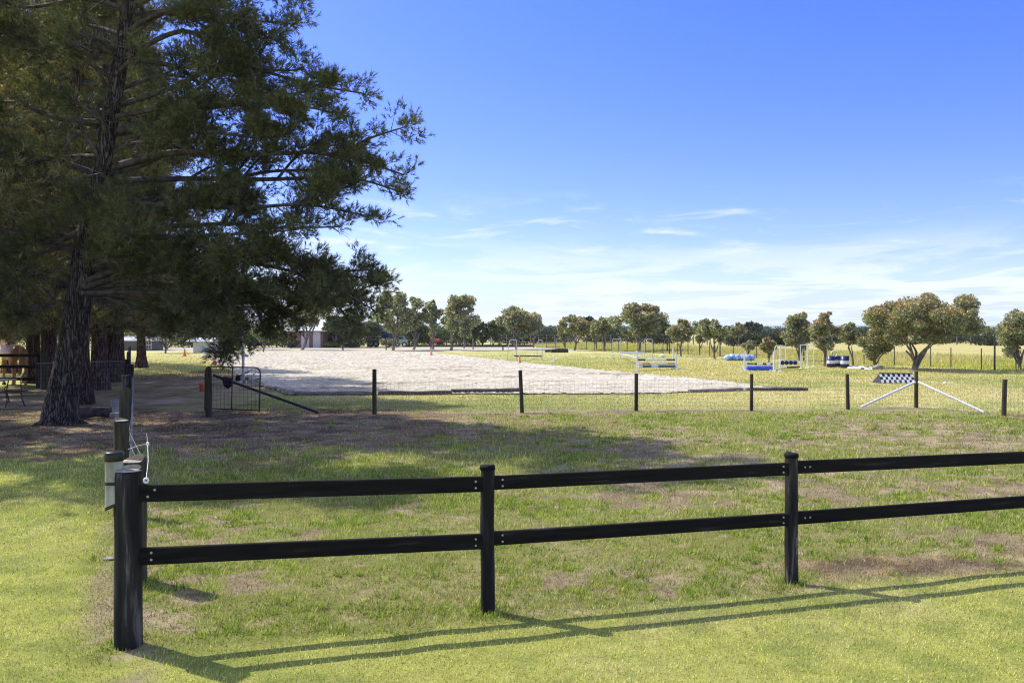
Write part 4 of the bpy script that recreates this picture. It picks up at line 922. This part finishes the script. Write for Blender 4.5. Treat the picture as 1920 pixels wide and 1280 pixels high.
# white chair
p = G(1034,686); s = p.y/F; root = empty('garden_chair', p, 'small white plastic chair on the grass beside the orange cone', 'chair')
mb = MB(); mb.box(p+V(0,0,.36),(.42,.4,.035),bev=.01); mb.build('seat', M['white_pipe'], root); mb = MB(); mb.box(p+V(.2,0,.58),(.035,.4,.4),bev=.01); mb.build('backrest', M['white_pipe'], root)
for sx in (-1,1):
    for sy in (-1,1): mb = MB(); mb.beam(p+V(sx*.17,sy*.16,.34),p+V(sx*.21,sy*.2,0),.035,.035); mb.build('leg', M['white_pipe'], root)
root.scale = (.76,.76,.76)
# dark logs
for i, (a, b, r, l) in enumerate((((1033,661.5),(1064,661),.2,'thicker right-hand dark mossy log on the lawn'),((1023,660.8),(1045,660),.13,'thinner left-hand dark log on the lawn'))):
    A = G(*a)+V(0,0,r*.9); B = G(*b)+V(0,0,r*.9); mb = MB(); mb.tube([A,A.lerp(B,.5)+V(0,0,.04),B],[r*.8,r,r*.9],n=10,flute=flute_fn(i+5,.1)); tag(mb.build('log', M['log_green'], base=G(*a)), l, 'log', 'logs on the lawn')
# chequered board
yq = G(1680,719).y; root = empty('chequered_board', W(1640,718,yq), 'black and white chequered A-shaped jump board on the lawn behind the braced post', 'jump board')
A0 = W(1648.5,699.5,yq+.22); A1 = W(1712,700,yq+.22); B0 = W(1653-11,718,yq); B1 = W(1715,718,yq); B0 = W(1651,717.5,yq-.02)
hz = A0.z; vs_b = []; nC = 13
pt = lambda u, v: (W(1648.5,700.5,yq+.2).lerp(W(1711,701,yq+.2),u)).lerp(W(1653,717.5,yq-.05).lerp(W(1716,717.5,yq-.05),u),v)
mb = MB(); mk = MB()
for r_ in range(3):
    for c_ in range(nC):
        q = [pt(c_/nC,r_/3),pt((c_+1)/nC,r_/3),pt((c_+1)/nC,(r_+1)/3),pt(c_/nC,(r_+1)/3)]
        (mk if (r_+c_)%2 else mb).add(q, [(0,1,2,3)])
ob = mb.build('white_squares', M['porcelain'], root); mk.build('black_squares', M['black_band'], root)
mb = MB(); a0, a1, b0, b1 = pt(0,0)+V(0,.02,0), pt(1,0)+V(0,.02,0), pt(0,1)+V(0,.02,0), pt(1,1)+V(0,.02,0); c0, c1 = b0+V(-.2,.42,0), b1+V(-.1,.42,0); t0 = a0+V(0,.03,0)
c0.z = c1.z = .02
mb.add([a0,a1,b0,b1,c0,c1], [(0,1,3,2),(0,4,5,1),(2,3,5,4),(0,2,4),(1,5,3)]); mb.beam(a0+V(0,-.01,.02),a1+V(0,-.01,.02),.03,.04); mb.build('backing', M['black_band'], root)

# ---------------------------------------------------------------- pole, junk pile, yard
p = G(456,713); root = empty('light_pole', p, 'slim grey pole rising through the pine boughs behind the gate', 'pole'); mb = MB(); mb.tube([p,p+V(0,0,3),p+V(0,0,5.6)],[.06,.055,.045],n=10); mb.build('shaft', M['grey_pipe'], root)
mb = MB(); mb.box(p+V(.12,-.05,1.05),(.25,.1,.1),bev=.02); mb.tube([p+V(-.1,-.06,1.3),p+V(.15,-.06,1.1)],.02,n=6); mb.build('bracket', M['grey_pipe'], root)
rg = random.Random(77)
for i in range(7):
    q = G(436+i*6.2,713+rg.uniform(-2,3)); an = rg.uniform(-1.2,1.2); L = rg.uniform(.3,.8); d = V(math.cos(an)*L,math.sin(an)*L,rg.uniform(.05,.5)); mb = MB(); mb.tube([q+V(0,0,.04),q+d*.5+V(0,0,.1),q+d],.028,n=7)
    tag(mb.build('scrap_rod', M[('white_pipe','black_metal','grey_pipe')[i%3]], base=q), ('white','black','grey')[i%3]+' bent rod in the scrap heap at the foot of the grey pole', 'scrap rod', 'scrap heap behind the gate')
for i, (px,py,m,l) in enumerate(((471,716,'porcelain','upright white bucket right of the scrap heap'),(446,714,'black_metal','dark bucket inside the scrap heap'),(460,717,'porcelain','white bucket lying low in front of the grey pole'))):
    q = G(px,py); mb = MB(); mb.lathe(q, [(0,0),(.09,0),(.11,.24),(.12,.25),(.10,.25),(.085,.02),(0,.02)], n=14, M=None if i<2 else Matrix.Rotation(R(80),3,'X')); tag(mb.build('bucket', M[m], base=q), l, 'bucket')
M['brick'] = mat_noise('brick', (.20,.10,.07), (.33,.19,.14), scale=12, rough=.9, bump=.3)
M['metal_roof'] = mat_plain('metal_roof', (.70,.70,.70), rough=.35)
M['door_cream'] = mat_plain('door_cream', (.62,.58,.52), rough=.6)
def bld(x0, x1, yb, ye, yr, depth, lab, cat, name, wall, doors, wins=()):
    a = G(x0,yb); b = G(x1,yb); s = a.y/F; he = (yb-ye)*s; hr = (yb-yr)*s; root = empty(name, a, lab, cat)
    w = b.x-a.x; mb = MB(); mb.box(V((a.x+b.x)/2,a.y+depth/2,he/2),(w,depth,he)); mb.build('wall', wall, root)
    mb = MB(); o = .5; y0, y1, ym = a.y-o, a.y+depth+o, a.y+depth/2; xa, xb = a.x-o, b.x+o
    mb.add([V(xa,y0,he-.05),V(xb,y0,he-.05),V(xb,ym,hr),V(xa,ym,hr),V(xa,y1,he-.05),V(xb,y1,he-.05)]+[V(xa,y0,he-.17),V(xb,y0,he-.17),V(xb,y1,he-.17),V(xa,y1,he-.17)], [(0,1,2,3),(3,2,5,4),(6,7,1,0),(9,8,5,4),(6,0,3,4,9),(7,8,5,2,1),(6,9,8,7)])
    mb.build('roof', M['metal_roof'], root)
    for (d0,d1,dt) in doors:
        p = G(d0,yb); q = G(d1,yb); h = (yb-dt)*s; mb = MB(); mb.box(V((p.x+q.x)/2,a.y-.03,h/2),(q.x-p.x,.08,h)); 
        for k in range(1,5): mb.box(V((p.x+q.x)/2,a.y-.075,h*k/5),(q.x-p.x-.1,.02,.04))
        mb.build('door', M['door_cream'], root)
    M.setdefault('pane', mat_plain('pane', (.03,.04,.05), rough=.1, spec=.8))
    for (d0,d1,t0,t1) in wins:
        p = G(d0,yb); q = G(d1,yb); mb = MB(); mb.box(V((p.x+q.x)/2,a.y-.02,(yb-(t0+t1)/2)*s),(q.x-p.x,.08,(t1-t0)*s)); wf = mb.build('window', M['porcelain'], root)
        mb = MB(); ww = (q.x-p.x)/2-.06; hh = (t1-t0)*s/2-.05
        for sx in (-1,1):
            for sz in (-1,1): mb.box(V((p.x+q.x)/2+sx*(ww/2+.02),a.y-.065,(yb-(t0+t1)/2)*s+sz*(hh/2+.02)),(ww,.02,hh))
        mb.build('panes', M['pane'], wf)
bld(538,606,652,618.5,602,9,'brick garage with pale metal roof and two cream doors behind the slanting gum','garage','brick_garage',M['brick'],[(565,580,622),(587,601,622)])
M['shed_white'] = mat_plain('shed_white', (.7,.7,.68)); M['shed_grey'] = mat_plain('shed_grey', (.13,.12,.11))
bld(362,392,661,638,633,3,'small white shed glimpsed under the hanging pine boughs','shed','garden_shed',M['shed_white'],[])
bld(228,284,657,636,630,3,'low dark grey timber shed with a white window frame beyond the shaded strip','shed','timber_shed',M['shed_grey'],[],[(274,284,638,655)])
# slatted stock truck
p = G(689,650.5); s = p.y/F; root = empty('stock_truck', p, 'dark stock truck with pale slatted sides parked beyond the arena', 'truck'); L = 26*s; x0 = p.x; y = p.y
for i in range(6): mb = MB(); mb.box(V(x0+L/2,y,.95+i*.36),(L,.06,.18)); mb.build('side_slat', M['grey_pipe'], root)
mb = MB(); mb.box(V(x0+L/2,y+1.1,1.7),(L*.98,2.0,2.0)); mb.box(V(x0+L/2,y+1.05,.75),(L,1.9,.2)); mb.build('tray', M['shed_grey'], root)
mb = MB(); mb.box(V(x0+L+.6,y+1.05,1.2),(1.3,1.9,1.5),bev=.2); mb.build('cab', M['navy'], root)
for k in (.22,.62): 
    mb = MB(); mb.lathe(V(x0+L*k,y+.1,.42), [(0,-.12),(.40,-.12),(.42,-.08),(.42,.08),(.40,.12),(0,.12)], n=18, M=Matrix.Rotation(R(90),3,'X')); wh = mb.build('wheel', M['black_metal'], root)
    mb = MB(); mb.lathe(V(x0+L*k,y-.03,.42), [(0,-.0),(.2,-.0),(.22,.02)], n=14, M=Matrix.Rotation(R(90),3,'X')); mb.build('rim', M['white_pipe'], wh)
# pale green car
p = G(740,650.5); y = p.y; x0 = p.x; s = y/F; L = 23*s*1.6; M['car_green'] = mat_plain('car_green', (.30,.42,.38), rough=.25, spec=.6)
root = empty('parked_car', p, 'pale green car parked behind the straw coloured grass clump', 'car'); mb = MB()
prof = [(-.0,.35),(0,.75),(.25,.85),(.95,.92),(1.35,1.35),(2.4,1.38),(2.9,.95),(3.5,.85),(3.6,.35)]; k = 23*s/3.6
vs = [V(x0+a*k,y+dy,z) for dy in (0,1.6) for a, z in prof]; n = len(prof); mb.add(vs, [tuple(range(n)), tuple(range(2*n-1,n-1,-1))]+[(i,(i+1)%n,n+(i+1)%n,n+i) for i in range(n)]); mb.build('body', M['car_green'], root)
mb = MB(); mb.add([V(x0+a*k,y-.01,z) for a, z in ((1.1,.97),(1.4,1.28),(2.35,1.31),(2.75,.97))], [(0,1,2,3)]); mb.build('side_window', M['pane'], root)
for kk in (.75,2.85):
    mb = MB(); mb.lathe(V(x0+kk*k,y+.08,.32), [(0,-.1),(.30,-.1),(.32,-.05),(.32,.1),(0,.1)], n=18, M=Matrix.Rotation(R(90),3,'X')); wh = mb.build('wheel', M['black_metal'], root)
    mb = MB(); mb.lathe(V(x0+kk*k,y-.025,.32), [(0,0),(.17,0),(.18,.02)], n=14, M=Matrix.Rotation(R(90),3,'X')); mb.build('rim', M['white_pipe'], wh)
p = G(817,650); M['red'] = mat_plain('red', (.45,.05,.03)); root = empty('ride_on_mower', p, 'small red machine parked beyond the driveway behind the gums', 'mower'); mb = MB(); mb.box(p+V(.1,0,.75),(1.0,.7,.5),bev=.12); mb.box(p+V(-.45,0,1.0),(.35,.6,.4),bev=.1); mb.build('body', M['red'], root)
for sx in (-.5,.45): mb = MB(); mb.lathe(p+V(sx,-.3,.33), [(0,-.1),(.3,-.1),(.33,0),(.3,.1),(0,.1)], n=16, M=Matrix.Rotation(R(90),3,'X')); mb.build('wheel', M['black_metal'], root)
for i, (px, py, t, m, l) in enumerate(((724,656,636,'timber_dark','dark stake standing left of the pale-trunked gum'),(808,657.5,637,'timber_grey','grey stake above the faded cone'),(887,655,634,'timber_grey','grey stake right of the leaning gum'),(943,657,650,'timber_dark','short dark stake left of the white arched stand'),(643,657,643,'timber_dark','short stake under the lowest pine bough'),(494,660,650,'timber_grey','little stake beside the small driveway gum'))):
    q = G(px,py); h = (py-t)*q.y/F; mb = MB(); mb.tube([q,q+V(0,0,h)], .07, n=8); tag(mb.build('tree_stake', M[m], base=q), l, 'stake', 'stakes around the young trees')

# ---------------------------------------------------------------- left: paddock fence, horse, bench, logs
Yp = G(72,728).y; sp_ = Yp/F; root = empty('paddock_rails', V((72-960)*sp_,Yp,0), 'black three-rail paddock fence in front of the chestnut horse', 'fence')
mb = MB(); q = V((72-960)*sp_,Yp,0); mb.beam(q, q+V(0,0,(728-662)*sp_), .13, .13, bev=.01); mb.build('post', M['black_wood'], root)
mb = MB(); q2 = V((-60-960)*sp_,Yp,0); mb.beam(q2, q2+V(0,0,(728-662)*sp_), .13, .13, bev=.01); mb.build('post', M['black_wood'], root)
for yy in (666,687,710): mb = MB(); z = (728-yy)*sp_; mb.beam(V((-250-960)*sp_,Yp-.08,z), V((74-960)*sp_,Yp-.08,z), .04, .11, bev=.006); mb.build('rail', M['black_rail'], root)
cw = empty('cross_fence', G(236,747), 'low wire fence with thin pale top rail passing behind the big leaning pine', 'fence')
Yc = 27.2
def cz(px, py): return W(px, py, Yc)
mb = MB(); mb.tube([cz(240,676.5),cz(150,679),cz(66,681)], .018, n=6); mb.build('top_rail', M['timber_grey'], cw)
mb = MB()
for i in range(0,60): px = 66+i*2.95; mb.tube([cz(px,681-(px-66)*.026),cz(px,746)], .0016, n=3, cap=False)
for k in range(9): mb.tube([cz(240,684+k*7.8),cz(66,687+k*7.4)], .0018, n=3, cap=False)
mb.build('wire_mesh', M['mesh_wire'], cw); 
mb = MB(); mb.tube([cz(240,745.5),cz(150,748),cz(66,747)], .022, n=6); mb.build('bottom_rail', M['timber_dark'], cw)
q = G(83,730); round_post(q, .13, 1.35, 90).build('post', M['old_post'], cw)
# fallen timber, pavers, branches
a = G(138,787)+V(0,.2,.14); b = G(208,782)+V(0,0,.13); mb = MB(); mb.tube([a,a.lerp(b,.5)+V(0,0,.02),b],[.14,.13,.12],n=12,flute=flute_fn(9,.12)); tag(mb.build('log', M['limb'], base=a), 'thick grey fallen log at the foot of the big leaning pine', 'log')
for i in range(6):
    q = G(220+rg.uniform(-2,2), 783-i*5.2); mb = MB(); mb.box(q+V(0,0,.07+.0*i),(.26,.3,.13),rz=rg.uniform(-.2,.2),bev=.015)
    tag(mb.build('paver', M['paver'], base=q), 'pale rough paver in the short line left of the wire fence', 'paver', 'pavers beside the wire fence')
q = G(203,690); mb = MB()
for (dx,dz,dy) in ((.5,1.0,.1),(.9,.8,-.1),(.75,.55,.2),(.3,.9,-.2),(-.2,.7,.1)): mb.tube([q,q+V(dx*.4,dy*.5,dz*.55),q+V(dx,dy,dz)],[.07,.045,.015],n=6)
tag(mb.build('dead_branch', M['paver'], base=q), 'pale bare forked branch standing behind the last pine trunk', 'branch')
# bench and table
q = G(28,762); s = q.y/F; bx = lambda px, py, dy=0: W(px, py, q.y+dy)
root = empty('garden_bench', q, 'black wrought metal garden seat with curved legs at the left edge', 'garden seat')
mb = MB(); mb.box(V((26-960)*s,q.y,.43),(.56,.5,.03),bev=.008); mb.build('seat', M['black_metal'], root)
for dy in (-.24,.24):
    mb = MB(); mb.tube([bx(11,735,dy),bx(13,745,dy),bx(13,755,dy),bx(9,764,dy)], .016, n=7); mb.build('leg', M['black_metal'], root)
    mb = MB(); mb.tube([bx(39,736,dy),bx(41,747,dy),bx(47,761.5,dy)], .016, n=7); mb.build('leg', M['black_metal'], root)
    mb = MB(); mb.tube([bx(40,736,dy),bx(39,715,dy),bx(41,706,dy),bx(48,698,dy)], .016, n=7); mb.build('back_post', M['black_metal'], root)
    mb = MB(); mb.tube([bx(12,735,dy),bx(8,728,dy),bx(14,722,dy),bx(39,722,dy)], .014, n=7); mb.build('armrest', M['black_metal'], root)
mb = MB(); mb.tube([bx(48,698,-.24),bx(47,696,0),bx(48,698,.24)], .016, n=7)
for k in range(-3,4): mb.tube([bx(40,735,k*.06),bx(39,715,k*.06),bx(47,698,k*.06)], .007, n=5)
mb.build('backrest', M['black_metal'], root)
q = G(0,756); root = empty('garden_table', q, 'pale topped garden table cut off by the left edge beside the metal seat', 'table'); s = q.y/F
mb = MB(); mb.box(V((-14-960)*s,q.y,.68),(.95,.8,.04),bev=.01); mb.build('tabletop', M['door_cream'], root)
for sx in (-.3,.3):
    for sy in (-.28,.28): mb = MB(); mb.tube([V((-14-960)*s+sx,q.y+sy,.66),V((-14-960)*s+sx*.8,q.y+sy,.35),V((-14-960)*s+sx*1.1,q.y+sy,0)],.018,n=7); mb.build('leg', M['black_metal'], root)
# horse
M['horse'] = mat_noise('horse', (.32,.14,.05), (.50,.25,.10), scale=3, rough=.5, bump=.03, spec=.4)
M['horse_hair'] = mat_noise('horse_hair', (.30,.17,.08), (.46,.28,.14), scale=20, stretch=(4,4,.5), rough=.7, bump=.3)
hb = G(30,722); hb.x = (25-960)/F*hb.y; root = empty('horse', (0,0,0), 'chestnut horse standing behind the black rails, rump to the right', 'horse')
nodes = [(-.5,0,1.18,.30,.27),(-.15,0,1.13,.31,.30),(.3,0,1.13,.31,.29),(.58,0,1.2,.26,.22),(.78,0,1.42,.19,.14),(.95,0,1.66,.15,.11),(1.07,0,1.83,.115,.09),(1.2,0,1.72,.10,.085),(1.36,0,1.5,.065,.06),(1.41,0,1.42,.05,.05),(-.74,0,1.2,.22,.22)]
edges = [(0,1),(1,2),(2,3),(3,4),(4,5),(5,6),(6,7),(7,8),(8,9),(0,10)]
for sy in (-1,1):
    off = .03*sy
    for ch, at_ in (([(-.62,.15,.98,.17,.12),(-.50+off*3,.17,.80,.125,.09),(-.74+off*3,.17,.52,.06,.05),(-.70+off*3,.17,.28,.04,.036),(-.67+off*3,.17,.13,.045,.04),(-.62+off*3,.17,.02,.06,.055)],0),([(.45,.14,.95,.13,.1),(.44+off*2,.15,.76,.085,.07),(.46+off*2,.15,.46,.055,.05),(.45+off*2,.15,.27,.038,.036),(.45+off*2,.15,.13,.044,.04),(.50+off*2,.15,.02,.058,.055)],2)):
        pv = at_
        for (x,y,z,r1,r2) in ch: nodes.append((x,y*sy,z,r1,r2)); edges.append((pv,len(nodes)-1)); pv = len(nodes)-1
    nodes.append((1.04,.06*sy,1.93,.03,.025)); edges.append((6,len(nodes)-1)); nodes.append((1.05,.07*sy,2.0,.012,.012)); edges.append((len(nodes)-2,len(nodes)-1))
me = bpy.data.meshes.new('body'); me.from_pydata([n[:3] for n in nodes], edges, []); me.update()
o = link(me, 'body', M['horse'], root); sm = o.modifiers.new('skin','SKIN'); sk = me.skin_vertices[0].data if me.skin_vertices else None
if sk is None:
    me.attributes; bpy.context.view_layer.objects.active = o; o.select_set(True); bpy.ops.mesh.customdata_skin_add(); sk = me.skin_vertices[0].data
for i, n in enumerate(nodes): sk[i].radius = (n[3], n[4]); sk[i].use_root = (i == 0)
sm.use_smooth_shade = True; ss = o.modifiers.new('sub','SUBSURF'); ss.levels = 2; ss.render_levels = 2
mb = MB(); mb.tube(smooth_path([V(-.80,0,1.30),V(-.92,0,1.22),V(-.97,.02,.9),V(-.95,.06,.55),V(-.93,.08,.38)],4), [.03]+[.06]*4+[.075]*6+[.06]*3+[.045,.03,.012], n=9, flute=flute_fn(3,.2)); mb.build('tail', M['horse_hair'], root)
mb = MB(); ps = [V(.58,0,1.47),V(.72,0,1.66),V(.88,0,1.84),V(1.0,0,1.95)]
for a_, b_ in zip(ps, ps[1:]): mb.add([a_+V(0,-.03,0),b_+V(0,-.03,0),b_+V(.1,-.15,-.16),a_+V(.1,-.19,-.2),a_+V(0,.03,0),b_+V(0,.03,0),b_+V(.04,-.12,-.2),a_+V(.04,-.14,-.24)], [(0,1,2,3),(4,5,1,0),(3,2,6,7),(4,7,6,5)], True)
mb.build('mane', M['horse_hair'], root)
for (x,y) in ((.50,.15),(.52,-.15)): mb = MB(); mb.lathe(V(x,y,0), [(.07,-.0),(.055,.08),(0,.08)], n=10); mb.build('hoof', M['dark_plastic'], root)
root.location = (hb.x, hb.y, 0); root.rotation_euler = (0,0,R(180-44)); root.scale = (1.12,1.12,1.12)

# ---------------------------------------------------------------- hills, haze, sky, light, camera
M['hill'] = mat_noise('hill', (.06,.08,.05), (.13,.14,.09), scale=.004, rough=1, bump=0)
def hills(name, Y, x0, x1, h, seed, th):
    mb = MB(); X = np.linspace(x0, x1, 120); hh = h*(.25+.75*fbm(X, X*0, (x1-x0)/7, seed))*np.sin(np.linspace(0,1,120)*np.pi)**.35; vs = []
    for x, z in zip(X, hh): vs += [V(x,Y,-2),V(x,Y+th*.5,z),V(x,Y+th,-2)]
    mb.add(vs, [(3*i+j,3*i+3+j,3*i+4+j,3*i+1+j) for i in range(119) for j in (0,1)], True); mb.build(name, M['hill'], kind='structure')
hills('hills', 7600, -600, 7000, 56, 3, 1500); hills('hills', 4200, 200, 4200, 34, 8, 900)
HAZE = True
if HAZE:
    mb = MB(); mb.box(V(0,4000,29.5),(26000,13000,67)); m = bpy.data.materials.new('haze'); m.use_nodes = True; nt = m.node_tree; nt.nodes.clear(); out = nt.nodes.new('ShaderNodeOutputMaterial'); pv = nt.nodes.new('ShaderNodeVolumePrincipled')
    pv.inputs['Color'].default_value = (.72,.84,1,1); pv.inputs['Density'].default_value = .00014; pv.inputs['Anisotropy'].default_value = .3; nt.links.new(pv.outputs[0], out.inputs['Volume']); mb.build('haze', m, kind='stuff')
SUN = V(-.75,.42,1.0).normalized(); el = math.asin(SUN.z); az = math.atan2(SUN.x, SUN.y)
w = bpy.data.worlds.new('World'); bpy.context.scene.world = w; w.use_nodes = True; nt = w.node_tree; nt.nodes.clear(); L = nt.links.new
out = nt.nodes.new('ShaderNodeOutputWorld'); bg = nt.nodes.new('ShaderNodeBackground'); sky = nt.nodes.new('ShaderNodeTexSky'); sky.sky_type = 'NISHITA'; sky.sun_disc = False
sky.sun_elevation = el; sky.sun_rotation = az % (2*math.pi); sky.air_density = 1.0; sky.dust_density = .6; sky.ozone_density = 2.2; sky.altitude = 50
tc = nt.nodes.new('ShaderNodeTexCoord'); sx = nt.nodes.new('ShaderNodeSeparateXYZ'); L(tc.outputs['Generated'], sx.inputs[0])
def mth(op, a, b=None, c=None, clamp=False):
    n = nt.nodes.new('ShaderNodeMath'); n.operation = op; n.use_clamp = clamp
    for i, v in enumerate((a,b,c)):
        if v is None: continue
        if isinstance(v, (int,float)): n.inputs[i].default_value = v
        else: L(v, n.inputs[i])
    return n.outputs[0]
zc = mth('ADD', mth('MAXIMUM', sx.outputs['Z'], 0), .045)
cx = mth('DIVIDE', sx.outputs['X'], zc); cy = mth('DIVIDE', sx.outputs['Y'], zc)
cb = nt.nodes.new('ShaderNodeCombineXYZ'); L(cx, cb.inputs[0]); L(cy, cb.inputs[1])
def noise(vec, sc, det, rough, scale3, dist=0.0, loc=(0,0,0)):
    mp = nt.nodes.new('ShaderNodeMapping'); mp.inputs['Scale'].default_value = scale3; mp.inputs['Location'].default_value = loc; L(vec, mp.inputs[0])
    n = nt.nodes.new('ShaderNodeTexNoise'); n.inputs['Scale'].default_value = sc; n.inputs['Detail'].default_value = det; n.inputs['Roughness'].default_value = rough; n.inputs['Distortion'].default_value = dist; L(mp.outputs[0], n.inputs['Vector']); return n.outputs['Fac']
def mr(v, a, b, c, d):
    n = nt.nodes.new('ShaderNodeMapRange'); n.interpolation_type = 'SMOOTHSTEP'; L(v, n.inputs['Value'])
    for i, x in enumerate((a,b,c,d)): n.inputs[i+1].default_value = x
    return n.outputs['Result']
n1 = noise(cb.outputs[0], .6, 9, .6, (1,.8,1), .6, (3.1,1.7,0)); n2 = noise(cb.outputs[0], 1.3, 7, .6, (1,.8,1), .5, (7,2,0))
low = mr(sx.outputs['Z'], .035, .125, 1, 0); cl1 = mth('MULTIPLY', mr(n1, .44, .56, 0, 1), low)
base = mr(sx.outputs['Z'], .0, .09, .4, 0)
hi = mth('MULTIPLY', mth('MULTIPLY', mr(n2, .50, .74, 0, .85), mr(sx.outputs['Z'], .075, .10, 0, 1)), mr(sx.outputs['Z'], .125, .165, 1, 0))
over = mth('MULTIPLY', mr(sx.outputs['Z'], .42, .6, 0, 1), mr(n2, .3, .65, .25, .8))  # white cloud added overhead, outside the view, to brighten and neutralise the shade
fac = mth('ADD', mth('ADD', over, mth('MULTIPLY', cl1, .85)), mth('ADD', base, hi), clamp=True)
hs = nt.nodes.new('ShaderNodeHueSaturation'); hs.inputs['Saturation'].default_value = 1.42; hs.inputs['Value'].default_value = 1.22; hs.inputs['Hue'].default_value = .532; L(sky.outputs[0], hs.inputs['Color'])
mix = nt.nodes.new('ShaderNodeMix'); mix.data_type = 'RGBA'; L(fac, mix.inputs[0]); cr = nt.nodes.new('ShaderNodeValToRGB'); L(sx.outputs['Z'], cr.inputs[0]); e = cr.color_ramp.elements; e[0].position = 0; e[0].color = (.52,.53,.80,1); e[1].position = .4; e[1].color = (1,1,1,1); e2 = e.new(.13); e2.color = (.64,.66,.95,1)
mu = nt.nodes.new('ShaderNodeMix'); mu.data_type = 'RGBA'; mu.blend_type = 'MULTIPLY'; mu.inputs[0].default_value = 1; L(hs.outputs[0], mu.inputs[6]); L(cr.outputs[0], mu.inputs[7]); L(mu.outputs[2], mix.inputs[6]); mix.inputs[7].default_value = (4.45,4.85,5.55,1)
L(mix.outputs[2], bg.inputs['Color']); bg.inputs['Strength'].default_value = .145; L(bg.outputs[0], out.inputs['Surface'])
sd = bpy.data.lights.new('sun','SUN'); sd.energy = 4.3; sd.angle = R(.53); sd.color = (1,.94,.84); so = bpy.data.objects.new('sun', sd); C.objects.link(so); so.rotation_euler = (-SUN).to_track_quat('-Z','Y').to_euler(); so.location = (-20,20,40)
cd = bpy.data.cameras.new('camera'); cd.sensor_width = 36; cd.lens = 36*F/1920; cd.shift_y = -(640-HZ)/1920; cd.clip_start = .05; cd.clip_end = 40000
co_ = bpy.data.objects.new('camera', cd); C.objects.link(co_); co_.location = (0,0,H); co_.rotation_euler = (R(90),0,0)
sc_ = bpy.context.scene; sc_.camera = co_; sc_.view_settings.view_transform = 'Standard'; sc_.view_settings.look = 'None'; sc_.view_settings.gamma = 1; sc_.view_settings.exposure = EXPO
sc_.cycles.max_bounces = 8; sc_.cycles.transparent_max_bounces = 8; sc_.cycles.diffuse_bounces = 3; sc_.cycles.volume_bounces = 1; sc_.cycles.use_denoising = DN; sc_.cycles.denoising_prefilter = 'NONE'; sc_.cycles.filter_width = 1.15
